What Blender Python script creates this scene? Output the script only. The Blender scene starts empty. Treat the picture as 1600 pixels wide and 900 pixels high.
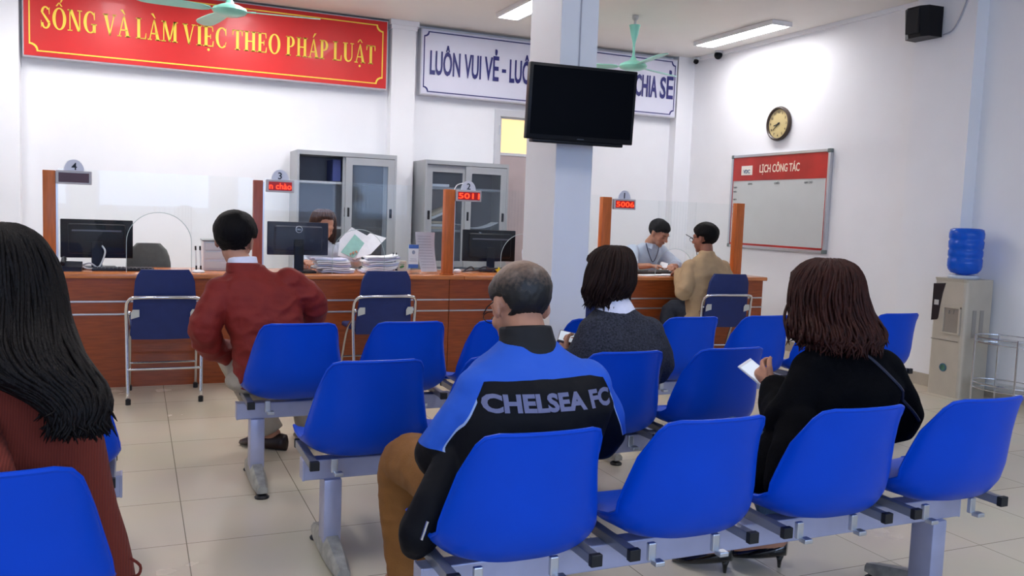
import bpy, bmesh, math, random
from mathutils import Vector, Matrix, noise
from mathutils.bvhtree import BVHTree
PI = math.pi
V = Vector
random.seed(7)
scn = bpy.context.scene
C = scn.collection

# ------------------------------------------------------------------ camera, light, exposure
cam_d = bpy.data.cameras.new('camera'); cam = bpy.data.objects.new('camera', cam_d); C.objects.link(cam)
YAW, PITCH, ROLL = 0.41355353, 0.08498266, -0.03695698
fw = V((math.sin(YAW)*math.cos(PITCH), math.cos(YAW)*math.cos(PITCH), -math.sin(PITCH)))
rt = V((math.cos(YAW), -math.sin(YAW), 0)); dn = fw.cross(rt)
rt2 = rt*math.cos(ROLL)+dn*math.sin(ROLL); dn2 = -rt*math.sin(ROLL)+dn*math.cos(ROLL)
m3 = Matrix((rt2, -dn2, -fw)).transposed()
cam.matrix_world = Matrix.Translation((0, 0, 1.28)) @ m3.to_4x4()
cam_d.sensor_width = 36; cam_d.lens = 1344.79/1600*36; cam_d.clip_start = 0.05
scn.camera = cam
scn.view_settings.view_transform = 'Standard'; scn.view_settings.look = 'None'
scn.view_settings.exposure = 0.0; scn.view_settings.gamma = 1.0
scn.view_settings.use_curve_mapping = False

w = bpy.data.worlds.new('world'); scn.world = w; w.use_nodes = True
bg = w.node_tree.nodes['Background']; bg.inputs[0].default_value = (0.42, 0.62, 1.0, 1); bg.inputs[1].default_value = 1.6

def area(name, loc, rot, sx, sy, power, col):
    l = bpy.data.lights.new(name, 'AREA'); l.shape = 'RECTANGLE'; l.size = sx; l.size_y = sy
    l.energy = power; l.color = col
    o = bpy.data.objects.new(name, l); o.location = loc; o.rotation_euler = rot; C.objects.link(o); return o
DAY = 38.0       # daylight through each window bay of the street front behind the camera
for wx, k in ((-1.9, 1), (0.3, 1), (2.5, .8), (4.7, .35)):   # right-hand bays set weaker to keep the right wall darker
    area('window_daylight', (wx, -2.93, 1.85), (PI/2, 0, 0), 1.7, 1.3, DAY*k, (0.50, 0.66, 1.0))
LAMP = 30.0      # ceiling lamp emission strength

# ------------------------------------------------------------------ materials
def lin(h):
    h = h.lstrip('#'); r = [int(h[i:i+2], 16)/255 for i in (0, 2, 4)]
    return tuple((c/12.92 if c <= .04045 else ((c+.055)/1.055)**2.4) for c in r)+(1,)
MATS = {}
def mat(name, col, rough=.5, metal=0, noise_s=0, noise_amt=.12, bump=0, bump_s=80, spec=.5, stretch=None, emit=None, es=1, coat=0, sheen=0, trans=0, ior=1.45):
    if name in MATS: return MATS[name]
    m = bpy.data.materials.new(name); m.use_nodes = True; nt = m.node_tree; N = nt.nodes; L = nt.links
    b = N['Principled BSDF']; c = lin(col) if isinstance(col, str) else tuple(col)+(1,)
    b.inputs['Base Color'].default_value = c
    b.inputs['Roughness'].default_value = rough; b.inputs['Metallic'].default_value = metal
    b.inputs['Specular IOR Level'].default_value = spec; b.inputs['IOR'].default_value = ior
    b.inputs['Coat Weight'].default_value = coat; b.inputs['Sheen Weight'].default_value = sheen
    b.inputs['Transmission Weight'].default_value = trans
    if noise_s or bump:
        tc = N.new('ShaderNodeTexCoord'); mp = N.new('ShaderNodeMapping')
        if stretch: mp.inputs['Scale'].default_value = stretch
        L.new(tc.outputs['Object'], mp.inputs[0])
    if noise_s:
        n = N.new('ShaderNodeTexNoise'); n.inputs['Scale'].default_value = noise_s; n.inputs['Detail'].default_value = 5
        L.new(mp.outputs[0], n.inputs['Vector'])
        r = N.new('ShaderNodeValToRGB'); r.color_ramp.elements[0].position = .3; r.color_ramp.elements[1].position = .7
        r.color_ramp.elements[0].color = tuple(x*(1-noise_amt) for x in c[:3])+(1,)
        r.color_ramp.elements[1].color = tuple(min(1, x*(1+noise_amt)) for x in c[:3])+(1,)
        L.new(n.outputs['Fac'], r.inputs[0]); L.new(r.outputs[0], b.inputs['Base Color'])
    if bump:
        n2 = N.new('ShaderNodeTexNoise'); n2.inputs['Scale'].default_value = bump_s; n2.inputs['Detail'].default_value = 4
        L.new(mp.outputs[0], n2.inputs['Vector'])
        bp = N.new('ShaderNodeBump'); bp.inputs['Strength'].default_value = bump; bp.inputs['Distance'].default_value = .01
        L.new(n2.outputs['Fac'], bp.inputs['Height']); L.new(bp.outputs[0], b.inputs['Normal'])
    if emit:
        b.inputs['Emission Color'].default_value = lin(emit); b.inputs['Emission Strength'].default_value = es
    MATS[name] = m; return m
def glass_mat(name, tint, alpha_mix=.1, rough=.02, fres=1.45):
    m = bpy.data.materials.new(name); m.use_nodes = True; nt = m.node_tree; N = nt.nodes; L = nt.links
    N.remove(N['Principled BSDF']); out = N['Material Output']
    t = N.new('ShaderNodeBsdfTransparent'); t.inputs[0].default_value = tint+(1,)
    g = N.new('ShaderNodeBsdfGlossy'); g.inputs['Roughness'].default_value = rough
    f = N.new('ShaderNodeFresnel'); f.inputs[0].default_value = fres
    mx = N.new('ShaderNodeMixShader'); ge = N.new('ShaderNodeNewGeometry'); sb = N.new('ShaderNodeMath'); sb.operation = 'SUBTRACT'; sb.inputs[0].default_value = 1; L.new(ge.outputs['Backfacing'], sb.inputs[1]); ml = N.new('ShaderNodeMath'); ml.operation = 'MULTIPLY'; L.new(f.outputs[0], ml.inputs[0]); L.new(sb.outputs[0], ml.inputs[1])
    L.new(ml.outputs[0], mx.inputs[0]); L.new(t.outputs[0], mx.inputs[1]); L.new(g.outputs[0], mx.inputs[2])
    d = N.new('ShaderNodeBsdfDiffuse'); d.inputs[0].default_value = (.85, .9, .95, 1)
    m2 = N.new('ShaderNodeMixShader'); m2.inputs[0].default_value = alpha_mix
    L.new(mx.outputs[0], m2.inputs[1]); L.new(d.outputs[0], m2.inputs[2]); L.new(m2.outputs[0], out.inputs[0])
    MATS[name] = m; return m

wall_m = mat('wall_paint', '#f3f3f5', .6, noise_s=3, noise_amt=.015, bump=.03, bump_s=60)
ceil_m = mat('ceiling_paint', '#efece6', .7, noise_s=2, noise_amt=.015)
pillar_m = mat('pillar_paint', '#e6e6e8', .5, noise_s=4, noise_amt=.015)
seat_m = mat('blue_plastic', '#0047c8', .38, noise_s=6, noise_amt=.04, spec=.22)
steel_m = mat('grey_paint_steel', '#b0b2cc', .35, metal=.35, noise_s=12, noise_amt=.06)
cap_m = mat('black_rubber', '#16171b', .5, noise_s=30, noise_amt=.1)
tube_m = mat('grey_tube', '#8d8f98', .35, metal=.5)
chrome_m = mat('chrome', '#dcdcdf', .16, metal=1)
alu_m = mat('aluminium', '#c6c8cc', .3, metal=.8)
foot_m = mat('worn_cast_foot', '#a5a49c', .45, metal=.4, noise_s=25, noise_amt=.25)
darkblue_m = mat('navy_vinyl', '#1a2c66', .5, noise_s=20, noise_amt=.08, bump=.08, bump_s=300)
black_m = mat('black_plastic', '#0a0b10', .4, noise_s=10, noise_amt=.1, spec=.25)
gloss_black = mat('screen_black', '#030307', .3, noise_s=3, noise_amt=.1, spec=.05)
white_m = mat('white_plastic', '#ecebee', .4, noise_s=10, noise_amt=.02)
paper_m = mat('paper', '#f4f4f6', .8, noise_s=20, noise_amt=.03)
wood_m = mat('cherry_laminate', '#9a481c', .32, noise_s=5, noise_amt=.22, stretch=(1.5, 4, 14), coat=.2)
woodtop_m = mat('worktop_laminate', '#cf7c44', .25, noise_s=5, noise_amt=.15, stretch=(1.5, 10, 10), coat=.3)
post_m = mat('orange_wood', '#cc6a2c', .35, noise_s=5, noise_amt=.12, stretch=(12, 12, 1.5))
cab_m = mat('grey_cabinet_steel', '#a8abae', .45, metal=.2, noise_s=6, noise_amt=.04)
cabin_m = mat('grey_cabinet_inside', '#777b86', .6, noise_s=6, noise_amt=.06)
cooler_m = mat('champagne_plastic', '#c2b9a8', .4, metal=.15, noise_s=8, noise_amt=.05)
fan_m = mat('mint_enamel', '#8fd6c0', .3, noise_s=8, noise_amt=.05)
skin_m = mat('skin', '#b98368', .5, noise_s=14, noise_amt=.08, bump=.05, bump_s=120)
skin_d = mat('skin_tanned', '#9c6650', .5, noise_s=14, noise_amt=.08, bump=.05, bump_s=120)
hair_m = mat('black_hair', '#0c090a', .6, spec=.15, noise_s=18, noise_amt=.3, bump=.5, bump_s=60, stretch=(6, 6, 1))
pane_m = glass_mat('clear_pane', (.985, .997, .995), .006, fres=1.42)
cabglass_m = glass_mat('cabinet_glass', (.8, .84, .88), .03, rough=.05)
acryl_m = glass_mat('clear_acrylic', (.93, .95, .95), .05, rough=.08, fres=1.6)

# ------------------------------------------------------------------ mesh helpers
def org(o):
    p = V((0, 0, 0))
    while o: p = p+o.location; o = o.parent
    return p
class MB:
    def __init__(s): s.v = []; s.f = []; s.mi = []; s.cur = 0
    def add(s, vs, fs):
        n = len(s.v); s.v += [V(p) for p in vs]; s.f += [tuple(i+n for i in f) for f in fs]; s.mi += [s.cur]*len(fs); return s
    def xf(s, M, start=0):
        s.v[start:] = [M@p for p in s.v[start:]]; return s
    def box(s, x0, x1, y0, y1, z0, z1, M=None):
        vs = [V((x, y, z)) for x in (x0, x1) for y in (y0, y1) for z in (z0, z1)]
        if M: vs = [M@p for p in vs]
        return s.add(vs, [(0, 1, 3, 2), (4, 6, 7, 5), (0, 4, 5, 1), (2, 3, 7, 6), (0, 2, 6, 4), (1, 5, 7, 3)])
    def bbox(s, x0, x1, y0, y1, z0, z1, b=.005, seg=2, M=None):
        bm = bmesh.new(); bmesh.ops.create_cube(bm, size=1)
        for v in bm.verts: v.co = V(((x0+x1)/2+v.co.x*(x1-x0), (y0+y1)/2+v.co.y*(y1-y0), (z0+z1)/2+v.co.z*(z1-z0)))
        bmesh.ops.bevel(bm, geom=bm.edges[:], offset=b, segments=seg, affect='EDGES', profile=.5)
        bm.verts.ensure_lookup_table()
        for i, v in enumerate(bm.verts): v.index = i
        vs = [v.co.copy() for v in bm.verts]
        if M: vs = [M@p for p in vs]
        s.add(vs, [[v.index for v in f.verts] for f in bm.faces]); bm.free(); return s
    def rings(s, rs, closed=False, caps=True):
        n = len(rs[0]); vs = [p for r in rs for p in r]; fs = []
        for i in range(len(rs)-1+(1 if closed else 0)):
            a = i*n; b = ((i+1) % len(rs))*n
            for k in range(n): fs.append((a+k, a+(k+1) % n, b+(k+1) % n, b+k))
        if caps and not closed: fs.append(tuple(range(n))[::-1]); fs.append(tuple(range((len(rs)-1)*n, len(rs)*n)))
        return s.add(vs, fs)
    def tube(s, pts, r, n=10, closed=False, smooth=0, round_ends=False, flat=None):
        pts = [V(p) for p in pts]
        rr = list(r) if hasattr(r, '__len__') else [r]*len(pts)
        if smooth:
            P = []; R = []; m = len(pts)
            for i in range(m-1+(1 if closed else 0)):
                if closed: a, b, c, d = pts[(i-1) % m], pts[i % m], pts[(i+1) % m], pts[(i+2) % m]
                else: a, b, c, d = pts[max(i-1, 0)], pts[i], pts[i+1], pts[min(i+2, m-1)]
                for k in range(smooth):
                    t = k/smooth
                    P.append(.5*((2*b)+(c-a)*t+(2*a-5*b+4*c-d)*t*t+(3*b-a-3*c+d)*t**3))
                    R.append(rr[i % m]*(1-t)+rr[(i+1) % m]*t)
            if not closed: P.append(pts[-1]); R.append(rr[-1])
            pts, rr = P, R
        T = []
        for i in range(len(pts)):
            a = pts[i-1] if i or closed else pts[0]; b = pts[(i+1) % len(pts)] if i < len(pts)-1 or closed else pts[-1]
            d = b-a; T.append(d.normalized() if d.length > 1e-9 else V((0, 0, 1)))
        u = T[0].orthogonal().normalized()
        if abs(T[0].z) < .9: u = (V((0, 0, 1))-T[0]*T[0].z).normalized()
        if round_ends:
            add0 = [(pts[0]-T[0]*rr[0]*.86, rr[0]*.5), (pts[0]-T[0]*rr[0]*.5, rr[0]*.86)]
            add1 = [(pts[-1]+T[-1]*rr[-1]*.5, rr[-1]*.86), (pts[-1]+T[-1]*rr[-1]*.86, rr[-1]*.5)]
            pts = [a[0] for a in add0]+pts+[a[0] for a in add1]; rr = [a[1] for a in add0]+rr+[a[1] for a in add1]
            T = [T[0], T[0]]+T+[T[-1], T[-1]]
        rs = []
        for i, p in enumerate(pts):
            u = (u-T[i]*u.dot(T[i])).normalized(); w_ = T[i].cross(u)
            fx = flat or (1, 1)
            rs.append([p+(u*math.cos(2*PI*k/n)*fx[0]+w_*math.sin(2*PI*k/n)*fx[1])*rr[i] for k in range(n)])
        return s.rings(rs, closed)
    def lathe(s, prof, n=24, c=(0, 0, 0), M=None):
        c = V(c); rs = [[V((r*math.cos(2*PI*k/n), r*math.sin(2*PI*k/n), z)) for k in range(n)] for r, z in prof]
        if M: rs = [[M@p for p in r] for r in rs]
        return s.rings([[p+c for p in r] for r in rs])
    def ell(s, c, r, M=None, nu=16, nv=10):
        rs = []
        for j in range(nv+1):
            a = -PI/2+PI*j/nv; ca = max(math.cos(a), .02); q = []
            for k in range(nu):
                p = V((r[0]*ca*math.cos(2*PI*k/nu), r[1]*ca*math.sin(2*PI*k/nu), r[2]*math.sin(a)))
                q.append((M@p if M else p)+V(c))
            rs.append(q)
        return s.rings(rs)
    def prism(s, poly, origin, u, v, depth):
        o, u, v = V(origin), V(u), V(v); n_ = u.cross(v).normalized()*depth; k = len(poly)
        a = [o+u*p[0]+v*p[1] for p in poly]; b = [p+n_ for p in a]
        return s.add(a+b, [tuple(range(k))[::-1], tuple(range(k, 2*k))]+[(i, (i+1) % k, (i+1) % k+k, i+k) for i in range(k)])
    def build(s, name, m, parent=None, smooth=False, recalc=True, auto=None):
        me = bpy.data.meshes.new(name); o_ = org(parent) if parent else V((0, 0, 0))
        me.from_pydata([tuple(p-o_) for p in s.v], [], s.f)
        for x in (m if isinstance(m, list) else [m]): me.materials.append(x)
        if isinstance(m, list): me.polygons.foreach_set('material_index', s.mi)
        if recalc:
            bm = bmesh.new(); bm.from_mesh(me); bmesh.ops.recalc_face_normals(bm, faces=bm.faces[:]); bm.to_mesh(me); bm.free()
        if smooth or auto: me.polygons.foreach_set('use_smooth', [True]*len(me.polygons))
        if auto:
            try: me.set_sharp_from_angle(angle=math.radians(auto))
            except Exception: pass
        me.update()
        o = bpy.data.objects.new(name, me); C.objects.link(o); o.parent = parent; return o
def tag(o, label=None, cat=None, group=None, kind=None):
    for k, v in (('label', label), ('category', cat), ('group', group), ('kind', kind)):
        if v: o[k] = v
    return o
def thing(name, label, cat, loc=(0, 0, 0), group=None):
    o = bpy.data.objects.new(name, None); o.empty_display_size = .1; C.objects.link(o); o.location = loc
    return tag(o, label, cat, group)
def top(o, loc=None):
    """re-centre a single mesh thing on its base"""
    vs = o.data.vertices; xs = [v.co.x for v in vs]; ys = [v.co.y for v in vs]; zs = [v.co.z for v in vs]
    c = V(((min(xs)+max(xs))/2, (min(ys)+max(ys))/2, min(zs)))
    o.data.transform(Matrix.Translation(-c)); o.location = c; return o
def copy_tree(o, parent=None):
    c = o.copy(); C.objects.link(c); c.parent = parent
    for ch in list(o.children): copy_tree(ch, c)
    return c
def struct(name, mb, m, auto=None):
    o = mb.build(name, m, None, auto=auto); o['kind'] = 'structure'; return o
def text_polys(s, offset=0.0, extrude=0.002, res=3):
    cu = bpy.data.curves.new('t', 'FONT'); cu.body = s; cu.offset = offset; cu.extrude = extrude; cu.resolution_u = res
    o = bpy.data.objects.new('t', cu); C.objects.link(o)
    dg = bpy.context.evaluated_depsgraph_get(); me = bpy.data.meshes.new_from_object(o.evaluated_get(dg))
    vs = [v.co.copy() for v in me.vertices]; fs = [tuple(p.vertices) for p in me.polygons]
    bpy.data.objects.remove(o); bpy.data.curves.remove(cu); bpy.data.meshes.remove(me)
    return vs, fs
def text_into(mb, s, origin, u, v, w_=None, h=None, cap='H', offset=0.0, extr=.002, res=3):
    """place s so that its left bottom (baseline) sits at origin; w_ total width, h = cap height"""
    vs, fs = text_polys(s, offset, .5, res)
    cv, _ = text_polys(cap, offset, .5, 2)
    x0 = min(p.x for p in vs); x1 = max(p.x for p in vs); ch = max(p.y for p in cv)-min(p.y for p in cv); yb = min(p.y for p in cv)
    sy = h/ch if h else w_/(x1-x0); sx = w_/(x1-x0) if w_ else sy
    u, v = V(u).normalized(), V(v).normalized(); n_ = u.cross(v)
    mb.add([V(origin)+u*(p.x-x0)*sx+v*(p.y-yb)*sy+n_*(p.z)*extr*2 for p in vs], fs); return mb
UX, UY, UZ = V((1, 0, 0)), V((0, 1, 0)), V((0, 0, 1))

# ------------------------------------------------------------------ the room
BW, RW, CH = 8.85, 6.10, 3.21
LW, FW = -3.4, -3.0
floor_m = bpy.data.materials.new('floor_tiles'); floor_m.use_nodes = True
nt = floor_m.node_tree; N = nt.nodes; L = nt.links; b = N['Principled BSDF']
tc = N.new('ShaderNodeTexCoord'); mp = N.new('ShaderNodeMapping'); mp.inputs['Location'].default_value = (-.175, -3.36, 0)
L.new(tc.outputs['Object'], mp.inputs[0])
br = N.new('ShaderNodeTexBrick'); br.offset = 0; br.squash = 1
for k, v in (('Scale', 1), ('Mortar Size', .0022), ('Mortar Smooth', .3), ('Brick Width', .5), ('Row Height', .5), ('Bias', 0)): br.inputs[k].default_value = v
br.inputs['Color1'].default_value = lin('#d9cdb6'); br.inputs['Color2'].default_value = lin('#d5c9b2'); br.inputs['Mortar'].default_value = lin('#857c69')
L.new(mp.outputs[0], br.inputs['Vector'])
no = N.new('ShaderNodeTexNoise'); no.inputs['Scale'].default_value = 2.5; no.inputs['Detail'].default_value = 6; L.new(tc.outputs['Object'], no.inputs['Vector'])
mx = N.new('ShaderNodeMix'); mx.data_type = 'RGBA'; mx.blend_type = 'MULTIPLY'; mx.inputs[0].default_value = .12
L.new(br.outputs['Color'], mx.inputs[6]); L.new(no.outputs['Color'], mx.inputs[7]); L.new(mx.outputs[2], b.inputs['Base Color'])
rr_ = N.new('ShaderNodeMapRange'); rr_.inputs[3].default_value = .22; rr_.inputs[4].default_value = .30; L.new(no.outputs['Fac'], rr_.inputs[0]); L.new(rr_.outputs[0], b.inputs['Roughness'])
b.inputs['Specular IOR Level'].default_value = .4
struct('floor', MB().box(LW-.2, RW+.2, FW-.2, BW+1.6, -.1, 0), floor_m)
struct('ceiling', MB().box(LW-.2, RW+.2, FW-.2, BW+.2, CH, CH+.1), ceil_m)
DX0, DX1, DZ = 3.60, 4.72, 2.42
mb = MB(); mb.box(LW-.2, DX0, BW, BW+.15, 0, CH).box(DX1, RW+.2, BW, BW+.15, 0, CH).box(DX0, DX1, BW, BW+.15, DZ, CH)
struct('wall_back', mb, wall_m)
struct('wall_right', MB().box(RW, RW+.15, FW-.15, BW, 0, CH), wall_m)
struct('wall_left', MB().box(LW-.15, LW, FW-.15, BW, 0, CH), wall_m)
mb = MB(); mb.box(LW, RW, FW-.15, FW, 0, 1.05).box(LW, RW, FW-.15, FW, 2.65, CH)
for a, c_ in ((LW, -2.85), (-.95, -.65), (1.25, 1.55), (3.45, 3.75), (5.65, RW)): mb.box(a, c_, FW-.15, FW, 1.05, 2.65)
struct('wall_front', mb, wall_m)
for i, a in enumerate((-2.85, -.65, 1.55, 3.75)):
    mb = MB(); X0, X1 = a, a+1.9
    mb.box(X0, X0+.05, FW-.1, FW-.04, 1.05, 2.65).box(X1-.05, X1, FW-.1, FW-.04, 1.05, 2.65).box(X0+.05, X1-.05, FW-.1, FW-.04, 1.05, 1.1).box(X0+.05, X1-.05, FW-.1, FW-.04, 2.6, 2.65).box(a+.93, a+.97, FW-.1, FW-.04, 1.1, 2.6)
    struct('window_%d' % (i+1), mb, alu_m)
# pilasters of the back wall, the corner pier and the right-hand pier
def pier(name, x0, x1, y0, y1, cap=True):
    mb = MB().box(x0, x1, y0, y1, 0, CH)
    if cap:
        mb.box(x0-.025, x1+.025, y0-.025, y1, CH-.05, CH-.001).box(x0-.012, x1+.012, y0-.012, y1, CH-.09, CH-.05)
    return struct(name, mb, wall_m)
pier('trim_1', 2.39, 2.64, 8.70, BW)
pier('trim_2', -1.22, -.93, 8.70, BW)
pier('trim_3', 5.87, RW, 8.72, BW, False)
pier('trim_4', 5.97, RW, 4.84, 5.41, False)
mb = MB().box(RW-.03, RW, 5.41, 8.72, CH-.04, CH-.001)
struct('trim_5', mb, wall_m)
base_m = mat('baseboard_tile', '#b5ab9c', .4, noise_s=6, noise_amt=.05)
struct('baseboard_right', MB().box(RW-.012, RW, 5.41, 8.72, 0, .1).box(RW-.012, RW, FW, 4.84, 0, .1).box(5.958, 5.97, 4.84, 5.41, 0, .1).box(5.958, RW, 4.828, 4.84, 0, .1), base_m)
struct('baseboard_back', MB().box(LW, -1.22, BW-.012, BW, 0, .1).box(-.93, 2.39, BW-.012, BW, 0, .1).box(2.64, DX0-.06, BW-.012, BW, 0, .1).box(DX1+.06, 5.87, BW-.012, BW, 0, .1), base_m)
# the free-standing pillar that carries the television
struct('trim_6', MB().bbox(2.40, 2.66, 4.86, 5.32, 0, CH, .006), pillar_m)
# back door: frame, upper self-glowing pane and a pink-grey lower leaf
df = MB(); fy = BW-.03
df.box(DX0, DX0+.06, fy, BW+.15, 0, DZ).box(DX1-.06, DX1, fy, BW+.15, 0, DZ).box(DX0+.06, DX1-.06, fy, BW+.15, DZ-.07, DZ)
df.box(DX0+.06, DX0+.09, fy+.04, fy+.09, 0, DZ-.07).box(DX1-.09, DX1-.06, fy+.04, fy+.09, 0, DZ-.07)
df.box(DX0+.09, DX1-.09, fy+.04, fy+.09, DZ-.09, DZ-.07).box(DX0+.09, DX1-.09, fy+.04, fy+.09, 1.93, 1.96)
door = struct('door_1', df, mat('door_frame_paint', '#cfd0d4', .45, noise_s=6, noise_amt=.03))
o = MB().box(DX0+.09, DX1-.09, fy+.055, fy+.07, 1.96, DZ-.09).build('pane', mat('lit_frosted_pane', '#f5dca2', .4, emit='#f7d796', es=.75, noise_s=3, noise_amt=.05), door); o['label'] = 'frosted pane with its own warm yellow glow for the lit room behind'  # pane emission stands in for light from the room behind
MB().box(DX0+.09, DX1-.09, fy+.05, fy+.08, 0, 1.93).build('door_panel', mat('door_panel_paint', '#b9a9a8', .5, noise_s=5, noise_amt=.05), door)
mb = MB()
for z in (.3, 1.15, 2.15): mb.tube([(DX0+.055, fy-.008, z), (DX0+.055, fy-.008, z+.1)], .01, 8)
for z in (1.32, 2.1): mb.tube([(DX1-.055, fy-.008, z), (DX1-.055, fy-.008, z+.1)], .01, 8)
mb.build('hinge', alu_m, door)
struct('wall_passage', MB().box(DX0-.6, DX1+.6, BW+1.4, BW+1.5, 0, 2.6), wall_m)

# ------------------------------------------------------------------ ceiling lamps
lamp_m = mat('lamp_tube', '#ffffff', .5, emit='#fdfbff', es=LAMP, noise_s=1, noise_amt=0.01)
tray_m = mat('lamp_tray', '#e8e8ea', .3, metal=.3)
def lamp(cx, cy, label, ln=1.22, wd=.2):
    t = thing('ceiling_lamp', label, 'ceiling lamp', (cx, cy, CH-.05), 'recessed ceiling lamps')
    mb = MB()
    mb.box(cx-wd/2-.02, cx+wd/2+.02, cy-ln/2-.02, cy+ln/2+.02, CH-.012, CH-.002)
    mb.box(cx-wd/2-.02, cx-wd/2, cy-ln/2-.02, cy+ln/2+.02, CH-.045, CH-.012).box(cx+wd/2, cx+wd/2+.02, cy-ln/2-.02, cy+ln/2+.02, CH-.045, CH-.012)
    mb.box(cx-wd/2, cx+wd/2, cy-ln/2-.02, cy-ln/2, CH-.045, CH-.012).box(cx-wd/2, cx+wd/2, cy+ln/2, cy+ln/2+.02, CH-.045, CH-.012)
    mb.build('housing', tray_m, t)
    MB().bbox(cx-wd/2+.004, cx+wd/2-.004, cy-ln/2+.004, cy+ln/2-.004, CH-.042, CH-.014, .006).build('diffuser', lamp_m, t)
lamp(5.63, 7.30, 'long white ceiling lamp near the right wall, above the clock side')
lamp(3.30, 7.25, 'long white ceiling lamp half hidden behind the pillar')
lamp(0.97, 7.6, 'long white ceiling lamp above the counter with the red banner')
lamp(2.05, 6.7, 'added unseen ceiling lamp above the number 2 window')  # extra lamp out of view, added to brighten the back wall
lamp(-.2, 7.5, 'added unseen ceiling lamp above the left window')  # another added lamp out of view, lifts the left of the back wall
lamp(-1.3, 7.3, 'long white ceiling lamp at the left end of the counter')
for lx, lab in ((-.6, 'long ceiling lamp above the left benches'), (2.2, 'long ceiling lamp above the nearest right bench')): lamp(lx, 2.3, lab)

# ------------------------------------------------------------------ banners
yel_m = mat('banner_yellow', '#ffdb4c', .5, noise_s=10, noise_amt=.03)
red_m = mat('banner_red', '#d5201c', .38, noise_s=3, noise_amt=.05, coat=.06)
navy_t = mat('banner_navy', '#27286e', .5, noise_s=10, noise_amt=.05)
def notch_frame(mb, x0, x1, z0, z1, y, wd, r=.075):
    """thin frame line with concave corners in the xz plane"""
    def path(k):
        P = []
        X0, X1, Z0, Z1 = x0+k, x1-k, z0+k, z1-k; R = r+k*.2
        for (cx, cz, a0) in ((X1, Z0, PI), (X1, Z1, 3*PI/2), (X0, Z1, 0), (X0, Z0, PI/2)):
            for i in range(6):
                a = a0-PI/2*i/5 if True else a0
                P.append((cx+R*math.cos(a), cz+R*math.sin(a)))
        return P
    P, Q = path(0), path(wd); n = len(P)
    vs = [V((p[0], y, p[1])) for p in P]+[V((q[0], y, q[1])) for q in Q]
    vs += [p+V((0, .002, 0)) for p in vs]
    fs = []
    for i in range(n):
        j = (i+1) % n; fs += [(i, j, j+n, i+n), (i, j, j+2*n, i+2*n), (i+n, j+n, j+3*n, i+3*n), (i+2*n, j+2*n, j+3*n, i+3*n)]
    mb.add(vs, fs)
# serif capitals: list of polygons in a unit cell (width given), thick stems and thin slab serifs
def arcs(cx, cy, ro, ri, a0, a1, n=14):
    """crescent stroke between outer ellipse ro and inner ellipse ri, as quads"""
    out = []
    for i in range(n):
        a, b_ = a0+(a1-a0)*i/n, a0+(a1-a0)*(i+1)/n
        out.append([(cx+ro[0]*math.cos(a), cy+ro[1]*math.sin(a)), (cx+ro[0]*math.cos(b_), cy+ro[1]*math.sin(b_)),
                    (cx+ri[0]*math.cos(b_), cy+ri[1]*math.sin(b_)), (cx+ri[0]*math.cos(a), cy+ri[1]*math.sin(a))])
    return out
def rect(x0, x1, y0, y1): return [(x0, y0), (x1, y0), (x1, y1), (x0, y1)]
def slant(x0, y0, x1, y1, w_): return [(x0-w_/2, y0), (x0+w_/2, y0), (x1+w_/2, y1), (x1-w_/2, y1)]
ST, SF, TH = .17, .05, .055
def ser(x, y, w_=.32): return rect(x-w_/2, x+w_/2, y, y+SF)
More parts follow.
